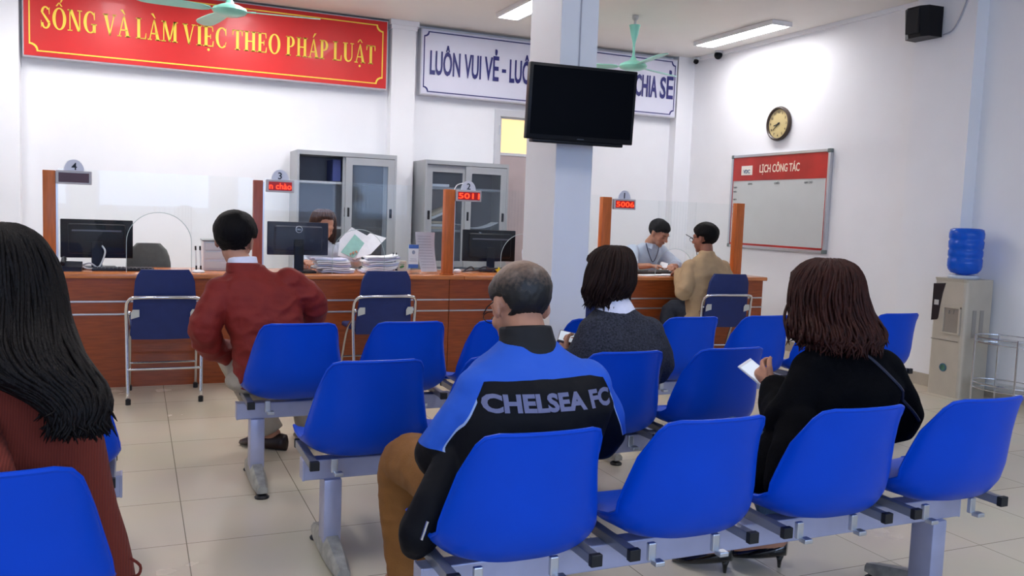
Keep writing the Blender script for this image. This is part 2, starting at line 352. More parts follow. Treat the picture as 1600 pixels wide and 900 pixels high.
def glyph(c):
    if c == 'I': return .34, [rect(.085, .255, 0, 1), ser(.17, 0), ser(.17, 1-SF)]
    if c == 'L': return .62, [rect(.08, .25, 0, 1), ser(.165, 1-SF), rect(.0, .56, 0, SF), [(.5, 0), (.58, 0), (.6, .3), (.56, .3)]]
    if c == 'T': return .66, [rect(.245, .415, 0, 1), ser(.33, 0), rect(.03, .63, 1-SF, 1), [(.02, .72), (.06, .72), (.1, 1), (.02, 1)], [(.6, .72), (.64, .72), (.64, 1), (.56, 1)]]
    if c == 'H': return .78, [rect(.09, .26, 0, 1), rect(.52, .69, 0, 1), rect(.26, .52, .47, .53), ser(.175, 0), ser(.175, 1-SF), ser(.605, 0), ser(.605, 1-SF)]
    if c == 'E': return .64, [rect(.08, .25, 0, 1), rect(0, .56, 0, SF), rect(0, .55, 1-SF, 1), rect(.25, .42, .47, .53), [(.5, 0), (.58, 0), (.6, .28), (.56, .28)], [(.49, 1), (.56, 1), (.57, .74), (.53, .74)], rect(.4, .44, .38, .62)]
    if c == 'N': return .8, [rect(.1, .16, 0, 1), rect(.63, .69, 0, 1), [(.08, 1), (.27, 1), (.69, 0), (.55, 0)], ser(.13, 0, .26), ser(.66, 1-SF, .26), rect(0, .2, 1-SF, 1)]
    if c == 'M': return .98, [rect(.1, .16, 0, 1), rect(.7, .87, 0, 1), [(.08, 1), (.26, 1), (.54, 0), (.44, 0)], [(.44, 0), (.5, 0), (.8, 1), (.7, 1)], ser(.13, 0, .26), ser(.785, 0), rect(0, .2, 1-SF, 1), rect(.72, .95, 1-SF, 1)]
    if c == 'V': return .74, [[(.05, 1), (.24, 1), (.43, 0), (.34, 0)], [(.34, 0), (.4, 0), (.66, 1), (.6, 1)], rect(0, .3, 1-SF, 1), rect(.52, .74, 1-SF, 1)]
    if c == 'A': return .74, [[(.08, 0), (.14, 0), (.4, 1), (.34, 1)], [(.5, 0), (.69, 0), (.41, 1), (.34, 1)], rect(.2, .56, .29, .35), rect(0, .23, 0, SF), rect(.44, .74, 0, SF)]
    if c == 'U': return .76, [rect(.09, .26, .32, 1), rect(.6, .655, .32, 1), ser(.175, 1-SF), ser(.63, 1-SF, .24)]+arcs(.372, .33, (.283, .34), (.112, .26), PI, 1.5*PI, 8)+arcs(.372, .33, (.283, .34), (.228, .26), 1.5*PI, 2*PI, 8)
    if c == 'P': return .64, [rect(.08, .25, 0, 1), ser(.165, 0), rect(0, .3, 1-SF, 1), rect(.25, .3, .44, .49)]+arcs(.3, .72, (.29, .28), (.12, .23), -PI/2, PI/2, 12)
    if c == 'O': return .78, arcs(.39, .5, (.37, .52), (.2, .46), 0, 2*PI, 30)
    if c == 'C': return .72, arcs(.39, .5, (.37, .52), (.2, .46), .28*PI, 1.72*PI, 24)+[[(.6, .62), (.64, .62), (.64, 1), (.56, .86)], [(.57, .16), (.6, .13), (.65, .28), (.61, .3)]]
    if c == 'G': return .78, arcs(.39, .5, (.37, .52), (.2, .46), .28*PI, 1.7*PI, 24)+[[(.6, .62), (.64, .62), (.64, 1), (.56, .86)], rect(.52, .69, .02, .42), rect(.44, .75, .38, .43)]
    if c == 'S': return .58, arcs(.28, .74, (.24, .28), (.11, .21), .2*PI, PI, 10)+arcs(.29, .26, (.25, .28), (.12, .21), -PI, 0, 12)+[[(.04, .74), (.17, .72), (.54, .3), (.4, .26)], [(.47, .66), (.5, .66), (.5, 1), (.44, .88)], [(.04, 0), (.08, .1), (.07, .36), (.03, .36)]]
def serif_word(mb, word, x0, x1, z0, h, y, acc):
    gl = [glyph(c) for c in word]; tot = sum(g[0] for g in gl)+.05*(len(gl)-1); k = (x1-x0)/tot; x = x0
    for i, (w_, polys) in enumerate(gl):
        A = list(polys); c = w_/2-.01
        for a in acc.get(i, ''):
            if a == '^': A += [[(c-.18, 1.08), (c-.1, 1.08), (c+.02, 1.25), (c-.04, 1.25)], [(c-.02, 1.25), (c+.04, 1.25), (c+.18, 1.08), (c+.1, 1.08)]]
            if a == '`': A += [[(c+.1, 1.06), (c+.04, 1.06), (c-.18, 1.28), (c-.04, 1.3)]]
            if a == "'": A += [[(c-.06, 1.06), (c-.01, 1.06), (c+.2, 1.3), (c+.05, 1.28)]]
            if a == '"': A += [[(c+.06, 1.26), (c+.11, 1.26), (c+.26, 1.5), (c+.12, 1.5)]]
            if a == '.': A += [[(c+.075*math.cos(t*PI/4), -.16+.07*math.sin(t*PI/4)) for t in range(8)]]
        for p in A:
            vs = [V((x+q[0]*k, y, z0+q[1]*h)) for q in p]; n_ = len(vs)
            mb.add(vs+[v+V((0, .003, 0)) for v in vs], [tuple(range(n_)), tuple(range(2*n_-1, n_-1, -1))]+[(j, (j+1) % n_, (j+1) % n_+n_, j+n_) for j in range(n_)])
        x += (w_+.05)*k
def banner(name, label, x0, x1, z0, z1, m, frame_m, side_m, ins=.05, nr=.06):
    t = thing(name, label, 'banner', ((x0+x1)/2, 8.8, z0))
    mb = MB(); mb.bbox(x0, x1, 8.725, 8.845, z0, z1, .004).build('box_frame', side_m, t)
    MB().box(x0+.012, x1-.012, 8.718, 8.7255, z0+.012, z1-.012).build('face', m, t)
    mb = MB(); notch_frame(mb, x0+ins, x1-ins, z0+ins, z1-ins, 8.714, .011, nr); mb.build('border_line', frame_m, t)
    return t
t = banner('wall_banner', 'long red banner with yellow serif capitals on the back wall', -.905, 2.35, 2.50, 3.19, red_m, yel_m, mat('banner_edge_grey', '#c9c9cf', .4))
Y0 = 8.711
for wd, a, c_, z, acc in (('SONG', -.765, -.315, 2.755, {1: '^"'}), ('VA', -.27, -.045, 2.752, {1: '`'}), ('LAM', .0, .36, 2.75, {1: '`'}), ('VIEC', .395, .795, 2.747, {2: '^.'}),
                    ('THEO', .835, 1.285, 2.743, {}), ('PHAP', 1.335, 1.75, 2.742, {2: "'"}), ('LUAT', 1.79, 2.222, 2.742, {2: '^.'})):
    mb = MB(); serif_word(mb, wd, a, c_, z, .185, Y0, acc)
    o = mb.build('lettering', yel_m, t, recalc=False); o['label'] = 'yellow serif capitals'
t = banner('wall_banner', 'long white banner with navy sans capitals, right of the pilaster', 2.70, 5.855, 2.49, 3.17, mat('banner_white', '#dcdcea', .4, noise_s=4, noise_amt=.02), navy_t, mat('banner_edge_grey', '#c9c9cf', .4), .03, .045)
for wd, a, c_ in (('LUÔN', 2.80, 3.135), ('VUI', 3.18, 3.37), ('VẺ', 3.41, 3.575), ('LUÔN', 3.70, 4.05), ('CHIA', 5.28, 5.58), ('SẺ', 5.62, 5.80)):
    mb = MB(); text_into(mb, wd, (a, Y0, 2.702), UX, UZ, c_-a, .245, offset=.022, extr=.002)
    o = mb.build('lettering', navy_t, t, recalc=False); o['label'] = 'navy condensed capitals'
MB().box(3.612, 3.66, Y0, Y0+.004, 2.80, 2.835).build('dash', navy_t, t)

# ------------------------------------------------------------------ right wall: clock, planner board, speaker, cameras
t = thing('wall_clock', 'round wall clock with cream dial and dark brown rim', 'clock', (RW, 7.16, 2.15))
Mx = Matrix.Translation((RW-.002, 7.16, 2.315)) @ Matrix.Rotation(-PI/2, 4, 'Y')
mb = MB(); mb.lathe([(.15, 0), (.172, .004), (.178, .02), (.172, .04), (.158, .046), (.148, .036), (.148, .02)], 40, M=Mx).build('rim', mat('clock_rim', '#3b2c22', .35, noise_s=9, noise_amt=.1), t, auto=40)
MB().lathe([(.149, .012), (.149, .022), (.001, .022)], 40, M=Mx).build('dial', mat('clock_dial', '#d9c48c', .5, noise_s=9, noise_amt=.05), t)
for k in range(12):
    mb = MB(); a = k*PI/6; c_ = V((0, 7.16, 2.315))+V((0, -math.sin(a), math.cos(a)))*.118
    text_into(mb, str(k or 12), (RW-.0265, c_.y+.012, c_.z-.012), -UY, UZ, None, .024, extr=.001)
    mb.build('numeral', mat('clock_ink', '#4a3a26', .5), t, recalc=False)
mb = MB()
for a, l, w_ in ((math.radians(255), .07, .006), (math.radians(232), .105, .004)):
    d = V((0, -math.sin(a), math.cos(a))); p = V((RW-.03, 7.16, 2.315)); mb.tube([p-d*.02, p+d*l], w_/1.2, 6)
mb.ell((RW-.03, 7.16, 2.315), (.008, .012, .012)); mb.build('hand', black_m, t)
MB().lathe([(.146, .0345), (.146, .0365), (.001, .0365)], 40, M=Mx).build('glass_cover', glass_mat('clock_glass', (.98, .98, .96), .01, .05), t)

# planner board: slightly proud of the wall
BY0, BY1, BZ0, BZ1, bx = 6.385, 7.87, 1.015, 2.02, RW-.03
t = thing('planner_board', 'white planner board with red header in an aluminium frame', 'whiteboard', (RW, 7.13, BZ0))
MB().box(bx, RW-.002, BY0+.02, BY1-.02, BZ0+.02, BZ1-.02).build('board', mat('board_white', '#c9cdcb', .25, noise_s=3, noise_amt=.03), t)
mb = MB()
mb.bbox(bx-.012, RW-.001, BY0, BY1, BZ1-.028, BZ1, .004).bbox(bx-.012, RW-.001, BY0, BY1, BZ0, BZ0+.028, .004)
mb.bbox(bx-.012, RW-.001, BY0, BY0+.028, BZ0, BZ1, .004).bbox(bx-.012, RW-.001, BY1-.028, BY1, BZ0, BZ1, .004)
mb.build('frame', alu_m, t)
for y in (BY0, BY1-.036):
    for z in (BZ0, BZ1-.036): MB().bbox(bx-.015, RW-.001, y-.002, y+.038, z-.002, z+.038, .006).build('corner_cap', mat('cap_grey', '#6f7a78', .5), t)
rb = mat('board_red', '#b32c26', .35, noise_s=2.2, noise_amt=.35)
MB().box(bx-.003, bx-.0005, BY0+.029, BY1-.029, 1.74, BZ1-.029).build('header', rb, t)
mb = MB().box(bx-.003, bx-.0005, BY0+.03, BY0+.045, BZ0+.029, 1.74).box(bx-.003, bx-.0005, BY0+.03, BY1-.03, BZ0+.029, BZ0+.05).box(bx-.003, bx-.0005, BY1-.036, BY1-.03, BZ0+.029, 1.74)
mb.build('red_edging', rb, t)
mb = MB(); text_into(mb, 'LỊCH CÔNG TÁC', (bx-.005, 7.40, 1.82), -UY, UZ, .60, .082, offset=.012, extr=.0015)
mb.build('title', mat('cream_ink', '#f4e4cc', .5), t, recalc=False)
mb = MB().box(bx-.006, bx-.003, 7.52, 7.70, 1.80, 1.90); o = mb.build('badge', mat('badge_cream', '#ece6da', .5), t); o['label'] = 'cream logo card'
mb = MB(); text_into(mb, 'VDC', (bx-.0075, 7.665, 1.818), -UY, UZ, .11, .04, offset=.02, extr=.001); mb.build('badge_text', mat('badge_blue', '#2f5f86', .5), o, recalc=False)
mb = MB()
for s_, y in (('SÁNG', 7.58), ('CHIỀU', 7.16), ('GHI CHÚ', 6.72)): text_into(mb, s_, (bx-.004, y, 1.695), -UY, UZ, None, .019, extr=.001)
for s_, z in (('2', 1.66), ('3', 1.615), ('4', 1.53), ('5', 1.45), ('6', 1.37)): text_into(mb, 'THỨ '+s_, (bx-.004, BY1-.05, z), -UY, UZ, None, .014, extr=.001)
mb.build('headings', mat('ink_dark', '#34383c', .5), t, recalc=False)

t = thing('wall_speaker', 'black wedge speaker high on the right-hand pier', 'speaker', (5.85, 5.25, 2.82))
prof = [(-.13, 0), (.13, 0), (.12, -.15), (.06, -.19), (-.06, -.19), (-.12, -.15)]   # y, x
mb = MB(); vs = []
for z, s_ in ((2.83, .97), (3.07, .97)): vs.append([V((5.945+p[1]*s_*(1.0 if z > 3 else .85), 5.26+p[0], z)) for p in prof])
mb.rings(vs).build('cabinet', black_m, t)
mb = MB(); vs = [[V((5.75+dx, 5.26+y, z)) for y, z in ((-.055, 2.85), (.055, 2.85), (.055, 3.05), (-.055, 3.05))] for dx in (0,)]
mb.box(5.752, 5.77, 5.20, 5.32, 2.86, 3.05).build('grille', mat('speaker_grille', '#121319', .7, bump=.6, bump_s=400), t)
MB().box(5.94, 5.97, 5.22, 5.30, 2.90, 3.0).build('bracket', black_m, t)
MB().tube([(5.962, 5.13, 2.85), (5.962, 5.05, 2.87), (5.962, 4.99, 2.95), (5.962, 4.94, 3.07), (5.962, 4.91, 3.2)], .006, 6, smooth=4).build('cable', mat('cable_grey', '#a9a9b2', .5), t)
for (x, y, z, rx, lab) in ((6.05, 8.2, 3.17, .045, 'black dome camera on the right wall just under the long lamp'), (6.05, 8.62, 3.16, .03, 'tiny black camera in the far right corner by the white banner')):
    t = thing('security_camera', lab, 'camera', (x, y, z))
    MB().lathe([(rx*1.1, .04), (rx*1.1, .015), (rx, .01)], 16, c=(x, y, z)).build('mount', mat('cam_white', '#cfcfd2', .4), t, auto=40)
    mb = MB(); mb.ell((x-.01, y, z-.005), (rx, rx*1.1, rx*1.1)); mb.tube([(x-.01, y, z), (x-.05, y-.03, z-.02)], rx*.6, 10); mb.build('dome', black_m, t, smooth=True)

# ------------------------------------------------------------------ television on the pillar
t = thing('television', 'black flat television hanging on the pillar', 'television', (2.425, 4.63, 1.73))
Mt = Matrix.Translation((2.44, 4.63, 1.955)) @ Matrix.Rotation(math.radians(-4), 4, 'Z') @ Matrix.Rotation(math.radians(4), 4, 'X')
MB().bbox(-.345, .35, -.02, .03, -.225, .215, .006, M=Mt).build('casing', black_m, t, auto=40)
MB().box(-.325, .33, -.0225, -.019, -.195, .198, M=Mt).build('screen', gloss_black, t)
MB().box(-.022, .022, -.0235, -.0205, -.214, -.208, M=Mt).build('badge', mat('badge_grey', '#3b3d44', .4), t)
MB().bbox(-.30, .29, -.015, .06, -.243, -.222, .006, M=Mt).build('speaker_bar', black_m, t, auto=40)
mb = MB().box(-.2, .2, .03, .07, -.12, .12, M=Mt); mb.box(2.46, 2.58, 4.82, 4.86, 1.86, 2.1); mb.tube([(2.5, 4.68, 1.97), (2.53, 4.83, 1.97)], .02, 8)
mb.build('wall_bracket', black_m, t)
struct('trim_7', MB().tube([(2.53, 4.853, 2.2), (2.53, 4.853, CH)], .004, 6), mat('cable_grey', '#a9a9b2', .5))

# ------------------------------------------------------------------ ceiling fans
def fan(x, y, hz, blades, label, ln=.62):
    t = thing('ceiling_fan', label, 'ceiling fan', (x, y, hz), 'mint green ceiling fans')
    MB().lathe([(.03, CH-.001), (.03, CH-.03), (.012, CH-.05), (.012, CH-.09)], 14, c=(x, y, 0)).build('ceiling_hook', alu_m, t, auto=40)
    MB().lathe([(.055, CH-.09), (.05, CH-.11), (.035, CH-.18), (.018, CH-.24), (.012, CH-.27), (.012, hz+.10), (.03, hz+.07), (.035, hz+.05)], 20, c=(x, y, 0)).build('down_rod', fan_m, t, auto=40)
    MB().lathe([(.03, hz+.06), (.07, hz+.045), (.125, hz+.02), (.135, hz), (.12, hz-.02), (.07, hz-.038), (.01, hz-.04)], 28, c=(x, y, 0)).build('motor', fan_m, t, auto=50)
    for a in blades:
        d = V((math.cos(a), math.sin(a), 0)); n_ = V((-math.sin(a), math.cos(a), 0)); c_ = V((x, y, hz))
        prof = ((.15, .028), (.2, .05), (.3, .06), (.45, .068), (.58, .07), (.64, .062), (.69, .035), (.70, .012))
        rs = []
        for r, hw in prof:
            r = r*ln/.62; tw = math.radians(11); p = c_+d*r
            q = [p-n_*hw*math.cos(tw)-UZ*hw*math.sin(tw), p+n_*hw*math.cos(tw)+UZ*hw*math.sin(tw)]
            rs.append([q[0], q[1], q[1]+UZ*.006, q[0]+UZ*.006])
        MB().rings(rs).build('blade', fan_m, t)
        mb = MB(); mb.tube([c_+d*.10+UZ*.0, c_+d*.2+UZ*.004], .014, 6, flat=(.4, 1.4)).build('blade_arm', fan_m, t)
fan(.68, 7.3, 2.80, (math.radians(-8), math.radians(172-68), math.radians(186)), 'mint green ceiling fan hanging in front of the red banner')
fan(4.36, 7.25, 2.735, (math.radians(22), math.radians(142), math.radians(-60+ -38)), 'mint green ceiling fan hanging right of the pillar')

# ------------------------------------------------------------------ filing cabinets
def shut_cabinet(x0, x1, y0, y1, zt, left_open, label, name='steel_cabinet'):
    t = thing(name, label, 'cabinet', ((x0+x1)/2, (y0+y1)/2, 0), 'grey steel cabinets behind the counter')
    mb = MB().box(x0, x0+.02, y0, y1, .0, zt).box(x1-.02, x1, y0, y1, 0, zt).box(x0+.02, x1-.02, y0, y1, zt-.04, zt).box(x0+.02, x1-.02, y0+.02, y1, 0, .08).box(x0+.02, x1-.02, y0+.02, y1, .64, .7)
    mb.build('carcass', cab_m, t)
    MB().box(x0+.02, x1-.02, y1-.012, y1-.002, .08, zt-.04).build('back_panel', cabin_m, t)
    for z in (1.10, 1.535): MB().box(x0+.02, x1-.02, y0+.06, y1-.012, z-.022, z).build('shelf', cab_m, t)
    xm = (x0+x1)/2
    for i, (a, c_) in enumerate(((x0+.02, xm+.02), (xm-.02, x1-.02))):
        y = y0+.004+(.026 if i == 0 else 0)
        if left_open and i == 0:
            # left door slid away behind the right one: only its stile shows
            a, c_ = xm-.045, x1-.06
        fr = .065; dz0, dz1 = .72, zt-.045
        d = MB().box(a, a+fr, y, y+.02, dz0, dz1).box(c_-fr, c_, y, y+.02, dz0, dz1).box(a+fr, c_-fr, y, y+.02, dz1-.07, dz1).box(a+fr, c_-fr, y, y+.02, dz0, dz0+.06).build('sliding_door', cab_m, t)
        MB().box(a+fr, c_-fr, y+.008, y+.012, dz0+.06, dz1-.07).build('door_glass', cabglass_m, d)
        hx = (a+.02 if i == 0 and not left_open else c_-.045 if i == 1 else a+.02)
        MB().bbox(hx, hx+.026, y-.004, y+.004, 1.20, 1.29, .003).build('pull', black_m, d)
        if i == 1: MB().bbox(a+.02, a+.042, y-.004, y+.004, 1.20, 1.29, .003).build('lock_pull', black_m, d)
    for a, c_ in ((x0+.022, xm-.002), (xm+.002, x1-.022)):
        MB().box(a, c_, y0+.003, y0+.02, .085, .635).build('lower_door', cab_m, t)
    return t
shut_cabinet(1.40, 2.37, 8.35, 8.78, 1.82, True, 'grey steel cabinet left of the pilaster, left half open')
shut_cabinet(2.67, 3.58, 8.35, 8.78, 1.80, False, 'grey steel cabinet right of the pilaster with stacked files inside')
# files in the right cabinet
rnd = random.Random(3)
for i in range(5):
    z = 1.102+i*.028; a = rnd.uniform(-.25, .25)
    M = Matrix.Translation((2.88+rnd.uniform(-.02, .02), 8.56, z)) @ Matrix.Rotation(a, 4, 'Z')
    if i >= 3: M = Matrix.Translation((2.88, 8.55, 1.102+3*.028+.062+.03*(i-3))) @ Matrix.Rotation(.1, 4, 'Z') @ Matrix.Rotation(math.radians(-24), 4, 'Y')
    mb = MB(); mb.bbox(-.12, .12, -.1, .1, 0, .024, .003, M=M)
    o = mb.build('file_folder', mat('buff_card', '#cdbba0', .7, noise_s=10, noise_amt=.06) if i % 2 == 0 else paper_m)
    tag(top(o), 'file folder in the sloping heap on the right cabinet shelf', 'folder', 'folders heaped in the right cabinet')
mb = MB(); mb.bbox(2.74, 2.95, 8.42, 8.62, 1.537, 1.565, .004); tag(top(mb.build('file_folder', paper_m)), 'pale flat folder lying on the upper shelf of the right cabinet', 'folder')
mb = MB(); M = Matrix.Translation((3.3, 8.55, 1.104))
rs = [[V((3.1+u*.42, 8.45+v, 1.105+.05*(2*u-1)**2+.03*u)) for v in (0, .2)]+[V((3.1+u*.42, 8.65-v, 1.112+.05*(2*u-1)**2+.03*u)) for v in (0, .2)] for u in [i/8 for i in range(9)]]
mb.rings(rs); tag(top(mb.build('open_document', paper_m)), 'curled white document on the right cabinet shelf', 'document')
mb = MB(); mb.bbox(1.75, 1.83, 8.42, 8.7, 1.54, 1.75, .004); tag(top(mb.build('binder', mat('binder_blue', '#33407a', .5, noise_s=8, noise_amt=.05))), 'dark blue binder standing on the upper shelf of the left cabinet', 'binder')

# ------------------------------------------------------------------ the service counter
CY, CT = 6.38, .785
t = thing('service_counter', 'long cherry laminate service counter with two metal strips', 'counter', (2.4, 6.7, 0))
segs = [(-.53, 2.27), (2.274, 3.70), (3.704, 5.37)]
for a, c_ in segs:
    o = MB().box(a, c_, CY+.03, CY+.055, 0, CT-.035).build('front_panel', wood_m, t)
    mb = MB()
    for z in (.505, .592): mb.bbox(a, c_, CY+.022, CY+.032, z-.006, z+.006, .002)
    mb.build('metal_strip', alu_m, o)
for x in (-.53, 2.26, 3.69, 5.345): MB().box(x, x+.025, CY+.056, 7.0, 0, CT-.035).build('side_panel', wood_m, t)
for a, c_ in ((-.57, 2.385), (2.388, 3.75), (3.753, 5.40)):
    MB().bbox(a, c_, CY, 7.02, CT-.034, CT, .008, 3).build('worktop', woodtop_m, t, auto=40)
# low wooden return standing at the right end
t = thing('side_cabinet', 'low wooden cabinet end beside the counter under the planner board', 'cabinet', (5.35, 6.1, 0))
def partition_post(x, wd, label, m=post_m, zt=1.46):
    t = thing('partition_post', label, 'post', (x, 6.47, CT), 'upright orange wood posts on the counter')
    MB().bbox(x-wd/2, x+wd/2, 6.44, 6.50, CT, zt, .004).build('shaft', m, t, auto=40)
    MB().bbox(x-wd/2-.006, x+wd/2+.006, 6.434, 6.506, CT, CT+.012, .003).build('base_plate', m, t)
    MB().box(x+wd/2, x+wd/2+.012, 6.462, 6.478, CT+.012, zt-.01).build('glass_channel', alu_m, t)
C.objects.unlink(t); bpy.data.objects.remove(t)
posts = [(-.524, .075, 'orange wood post at the left end of the counter, beside the number 4 sign'),
         (.807, .066, 'red-brown wood post beside the number 3 sign'),
         (2.268, .082, 'orange wood post beside the number 2 sign'),
         (3.686, .09, 'orange wood post beside the number 1 sign'),
         (5.09, .09, 'orange wood post at the right end of the counter, by the planner board')]
post_dark = mat('redbrown_wood', '#a8503c', .35, noise_s=5, noise_amt=.12, stretch=(12, 12, 1.5))
for i, (x, wd, lab) in enumerate(posts): partition_post(x, wd, lab, post_dark if i == 1 else post_m)
arch = {0: (.15, .21, 1.205), 1: (1.555, .20, 1.125), 2: (2.93, .2, 1.125), 3: (4.42, .2, 1.03)}
for i in range(4):
    x0 = posts[i][0]+posts[i][1]/2+.012; x1 = posts[i+1][0]-posts[i+1][1]/2
    cx, hw, zt = arch[i]; zb = CT+.002; zc = zt-hw
    P = [(x0, zb), (cx-hw, zb), (cx-hw, zc)]+[(cx-hw*math.cos(a*PI/20), zc+hw*math.sin(a*PI/20)) for a in range(1, 20)]+[(cx+hw, zc), (cx+hw, zb), (x1, zb), (x1, 1.475 if i < 3 else 1.44), (x0, 1.475 if i < 3 else 1.45)]
    # strip triangulation between arch and outer frame
    mb = MB(); Y_a, Y_b = 6.466, 6.474; zt2 = P[-1][1]
    def quad(p, q, r, s_):
        vs = [V((a[0], y, a[1])) for y in (Y_a, Y_b) for a in (p, q, r, s_)]
        mb.add(vs, [(0, 1, 2, 3), (7, 6, 5, 4), (0, 4, 5, 1), (1, 5, 6, 2), (2, 6, 7, 3), (3, 7, 4, 0)])
    quad((x0, zb), (cx-hw, zb), (cx-hw, zt2), (x0, zt2)); quad((cx+hw, zb), (x1, zb), (x1, zt2), (cx+hw, zt2))
    for a in range(20):
        a0, a1 = a*PI/20, (a+1)*PI/20
        p = (cx-hw*math.cos(a0), zc+hw*math.sin(a0)); q = (cx-hw*math.cos(a1), zc+hw*math.sin(a1)); quad(p, q, (q[0], zt2), (p[0], zt2))
    o = mb.build('glass_partition', pane_m)
    lab = ['clear glass screen with arched opening below the number 4 sign', 'clear glass screen with arched opening over the heap of papers', 'clear glass screen between the number 2 sign and the pillar', 'clear glass screen in front of the clerk in the light blue shirt'][i]
    tag(top(o), lab, 'glass screen', 'glass screens on the counter')
    P_ = [(cx-hw, zb), (cx-hw, zc)]+[(cx-hw*math.cos(a*PI/20), zc+hw*math.sin(a*PI/20)) for a in range(1, 20)]+[(cx+hw, zc), (cx+hw, zb)]
    MB().tube([(p[0], 6.47, p[1]) for p in P_], .0022, 6).build('opening_edge', mat('polished_edge', '#bccaca', .3), o)
# queue signs
led_dark = mat('led_dark', '#4c0a10', .3, noise_s=200, noise_amt=.15)
led_on = mat('led_lit', '#ff5a30', .5, emit='#ff3a18', es=2.4)
led_bg = mat('led_back', '#8c0c0a', .4, emit='#8c0a06', es=.6)
for i, (x0, x1, zc, s_, num, lab) in enumerate(((-.483, -.270, 1.418, '', '4', 'queue display with the number 4 disc and a dark screen'),
        (.862, 1.058, 1.424, 'n chào', '3', 'queue display with the number 3 disc and scrolling red letters'),
        (2.312, 2.527, 1.415, '5011', '2', 'queue display with the number 2 disc reading 5011'),
        (3.746, 3.961, 1.404, '5006', '1', 'queue display with the number 1 disc reading 5006'))):
    t = thing('queue_display', lab, 'queue display', ((x0+x1)/2, 6.44, zc-.045), 'LED queue displays on the posts')
    MB().bbox(x0, x1, 6.43, 6.462, zc-.045, zc+.045, .004).build('case', mat('led_case', '#c9c3c4', .4), t)
    MB().box(x0+.016, x1-.016, 6.427, 6.4305, zc-.032, zc+.030).build('led_panel', led_dark if not s_ else led_bg, t)
    if s_:
        mb = MB(); text_into(mb, s_, (x0+.02, 6.424, zc-.022), UX, UZ, x1-x0-.04, .042, offset=.005, extr=.001); mb.build('led_text', led_on, t, recalc=False)
    xc = (x0+x1)/2; r = .062
    mb = MB(); P = [(r*math.cos(a*PI/16), r*1.2*math.sin(a*PI/16)) for a in range(17)]
    n_ = len(P); mb.prism(P, (xc, 6.452, zc+.045), UX, UZ, .008)
    d = mb.build('number_disc', mat('disc_white', '#ececf6', .4), t)
    mb = MB(); text_into(mb, num, (xc-(.006 if num == '1' else .015), 6.4415, zc+.05), UX, UZ, None, .048, offset=.01, extr=.001); mb.build('number', mat('disc_ink', '#20242e', .5), d, recalc=False)
    if num == '2': MB().tube([(x0-.01, 6.445, zc+.045), (x0+.01, 6.445, zc+.08), (x0+.05, 6.445, zc+.095), (x0+.06, 6.445, zc+.09)], .004, 6, smooth=4).build('cable', white_m, t)

# ------------------------------------------------------------------ things on the counter
def monitor(cx, cy, z0, z1, wd, kind, label, rz=0):
    t = thing('computer_monitor', label, 'monitor', (cx, cy, CT), 'black computer monitors seen from behind')
    M = Matrix.Translation((cx, cy, 0)) @ Matrix.Rotation(rz, 4, 'Z')
    MB().bbox(-wd/2, wd/2, 0, .02, z0, z1, .006, M=M).bbox(-wd/2+.05, wd/2-.05, -.03, .004, z0+.03, z1-.03, .015, 3, M=M).build('casing', black_m if kind != 'dell' else mat('monitor_navy', '#141b33', .4, noise_s=8, noise_amt=.05), t, auto=40)
    MB().box(-wd/2+.015, wd/2-.015, .019, .022, z0+.015, z1-.015, M=M).build('screen', gloss_black, t)
    MB().bbox(-.035, .035, -.05, -.028, CT+.015, z0+.12, .004, M=M).build('stand', black_m, t)
    MB().bbox(-.12, .12, -.12, .08, CT, CT+.016, .006, 3, M=M).build('foot', black_m, t, auto=40)
    if kind == 'dell':
        mb = MB(); c_ = V((.0, -.032, z1-.055)); P = [c_+V((.024*math.cos(a*PI/10), 0, .024*math.sin(a*PI/10))) for a in range(20)]
        mb.tube([M@p for p in P], .0022, 6, closed=True); text_into(mb, 'DELL', M@V((-.018, -.033, z1-.061)), M.to_3x3()@UX, UZ, .036, .012, offset=.01, extr=.001)
        mb.build('logo', alu_m, t, recalc=False)
    else:
        mb = MB().bbox(-wd/2+.075, wd/2-.075, -.034, -.029, z1-.085, z1-.073, .002, M=M); mb.build('vent_slot', mat('vent_grey', '#5a5e6a', .5), t)
        if kind == 'hp':
            mb = MB(); text_into(mb, 'hp', M@V((-.1, -.004, z1-.027)), M.to_3x3()@UX, UZ, .02, .011, cap='h', extr=.001); mb.build('logo', alu_m, t, recalc=False)
monitor(-.255, 6.85, .86, 1.135, .47, 'plain', 'black monitor beside the left end post')
monitor(1.125, 6.62, .915, 1.165, .455, 'dell', 'dark monitor with a round maker badge beside the red-jacketed man')
monitor(2.80, 6.9, .87, 1.14, .49, 'hp', 'black monitor right of the number 2 post')
monitor(5.02, 6.83, .86, 1.14, .38, 'plain', 'black monitor edge-on in front of the man in the tan jacket', rz=math.radians(62))
def keyboard(cx, cy, label, wd=.40, rz=0):
    t = thing('keyboard', label, 'keyboard', (cx, cy, CT))
    M = Matrix.Translation((cx, cy, CT)) @ Matrix.Rotation(rz, 4, 'Z')
    MB().bbox(-wd/2, wd/2, -.07, .07, 0, .018, .005, M=M).build('base', black_m, t)
    mb = MB()
    for r in range(5):
        for k in range(15): mb.box(-wd/2+.012+k*(wd-.024)/15, -wd/2+.012+(k+.82)*(wd-.024)/15, -.058+r*.024, -.038+r*.024, .018, .024, M=M)
    mb.build('keys', mat('key_black', '#1c1e24', .5), t)
keyboard(-.08, 6.66, 'black keyboard in front of the left monitor')

